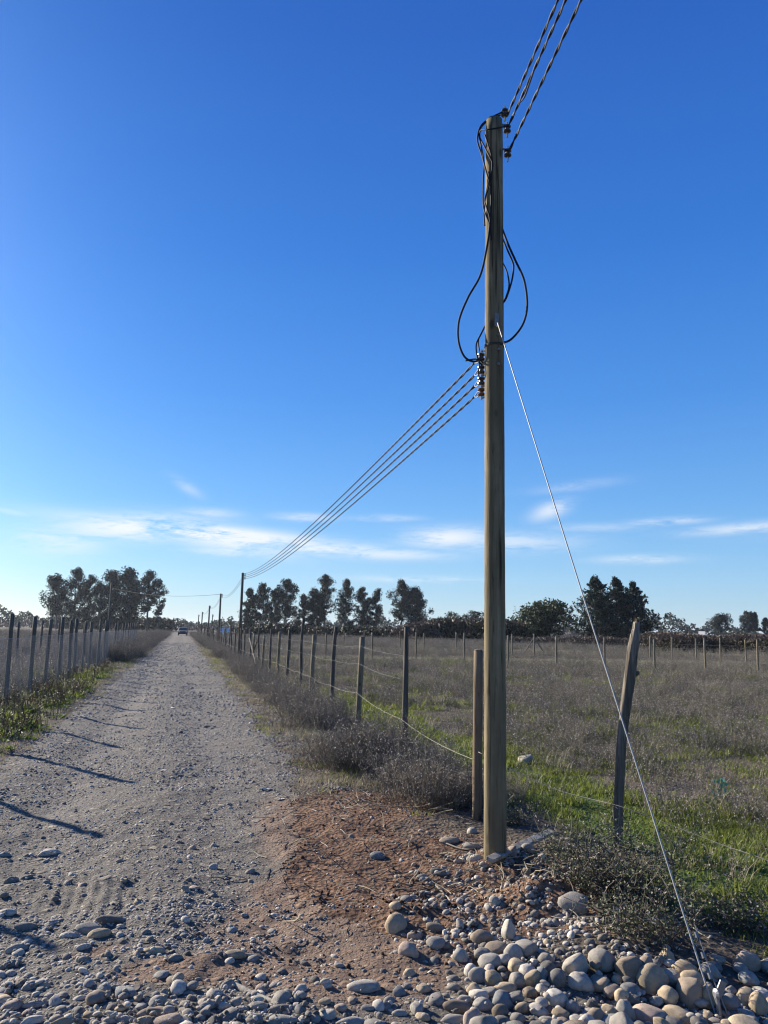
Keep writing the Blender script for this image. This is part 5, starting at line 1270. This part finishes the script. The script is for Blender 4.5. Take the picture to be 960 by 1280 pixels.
n1 = noise_n(nt, cv.outputs[0], .8, 9, .62, .5); 
cv2 = nt.new('ShaderNodeCombineXYZ'); nt.link(mth('MULTIPLY', az, .26), cv2.inputs[0]); nt.link(mth('ADD', mth('MULTIPLY', el, 1.3), mth('MULTIPLY', az, -.05)), cv2.inputs[1]); n2 = noise_n(nt, cv2.outputs[0], 2.6, 10, .7, .9)
W_ = None
MAINC = (1.5, 6.75, 7.0, .5, 1.5, -.06)
for a0, e0, sa, se, amp, slope in [(-8.6, 5.7, 2.4, .75, .7, 0), (-3.5, 6.9, 4.5, .75, 1.05, .06), (2.8, 6.4, 4.0, .75, 1.0, -.12), (3.5, 5.5, 2.6, .35, .7, 0), (9.5, 5.95, 4.5, .42, .95, -.02), (14.5, 5.6, 4.0, .35, .7, 0), (19.3, 6.9, 2.6, .6, .95, .03), (23.5, 6.6, 4.0, .6, .6, 0), (26.8, 8.9, 1.1, .5, .75, .3), (30, 7.6, 3, .25, .3, 0), (34.8, 7.9, 2.0, .22, .6, .02), (33.0, 5.3, 2.4, .25, .55, 0), (40, 7.3, 3.2, .3, .65, .05), (17.2, 3.8, 3.6, .22, .55, 0), (8.5, 8.2, 1.8, .25, .55, 0), (14.5, 8.3, 2.0, .2, .45, 0), (-11.8, 7.4, 1.6, .2, .35, -.1), (-.2, 10.0, .9, .35, .35, -.5), (-14.5, 5.2, 1.8, .6, .5, 0), (1.5, 8.2, 1.8, .3, .5, 0), (28.5, 10.6, 2.5, .3, .25, .1), (-30, 6.5, 8, .6, .6, 0), (55, 6.8, 8, .6, .6, 0), MAINC]:
    da = mth('SUBTRACT', az, a0); de = mth('SUBTRACT', mth('SUBTRACT', el, e0), mth('MULTIPLY', da, slope))
    g = mth('MULTIPLY', mth('EXPONENT', mth('MULTIPLY', mth('ADD', mth('POWER', mth('DIVIDE', mth('ABSOLUTE', da), sa*1.2), 2.0), mth('POWER', mth('DIVIDE', mth('ABSOLUTE', de), se*1.2), 2.0)), -1.0)), amp)
    W_ = g if W_ is None else mth('MAXIMUM', W_, g)
wis = mth('ADD', mth('MULTIPLY', n1, .62), mth('MULTIPLY', n2, .38))
cm = mth('MULTIPLY', W_, mth('MULTIPLY', mth('SUBTRACT', wis, .37), 6.5, True), True)
tint = mix(nt, 1.0, hs.outputs[0], (.83, .95, 1.16), 'MULTIPLY')
grad = ramp(nt, mth('DIVIDE', el, 60.0, True), [(0, (.50, .66, .80)), (.045, (.37, .60, .84)), (.10, (.25, .52, .86)), (.155, (.17, .43, .85)), (.28, (.085, .30, .80)), (.45, (.042, .20, .70)), (.68, (.026, .125, .56)), (1, (.02, .095, .46))])
gs = mix(nt, 1.0, grad, (6.25, 6.25, 6.25), 'MULTIPLY')
dt = nt.new('ShaderNodeVectorMath', operation='DOT_PRODUCT'); nt.link(tc.outputs['Generated'], dt.inputs[0]); dt.inputs[1].default_value = sd_
glow = mth('EXPONENT', mth('MULTIPLY', mth('SUBTRACT', 1.0, dt.outputs['Value']), -11.0))
tint = mix(nt, mth('MULTIPLY', mth('SUBTRACT', 1.0, glow), .74), tint, gs)
cl = mix(nt, mth('MULTIPLY', cm, .85, True), tint, (6.2, 6.3, 6.4))
nt.link(cl, bg.inputs[0]); bg.inputs[1].default_value = .072
HAZE = True
if HAZE:
    m = bpy.data.materials.new('haze_air'); m.use_nodes = True; q = NT(m); q.n.remove(q.n['Principled BSDF'])
    pv = q.new('ShaderNodeVolumePrincipled'); pv.inputs['Color'].default_value = (.75, .86, 1, 1); pv.inputs['Density'].default_value = .00011; pv.inputs['Anisotropy'].default_value = .3
    q.link(pv.outputs[0], q.n['Material Output'].inputs['Volume'])
    mb = MB(); mb.box((0, 1500, 12), (7200, 5200, 30)); tag(mb.build('haze', m), kind='stuff')

vs = scene.view_settings; vs.view_transform = 'Standard'; vs.look = 'None'; vs.exposure = 1.15; vs.gamma = 1; vs.use_curve_mapping = False
scene.render.film_transparent = False
cy = scene.cycles
cy.use_denoising = True; cy.pixel_filter_type = 'BLACKMAN_HARRIS'; cy.filter_width = 1.2; cy.max_bounces = 6; cy.diffuse_bounces = 3; cy.glossy_bounces = 2; cy.transmission_bounces = 4; cy.volume_bounces = 1; cy.transparent_max_bounces = 8
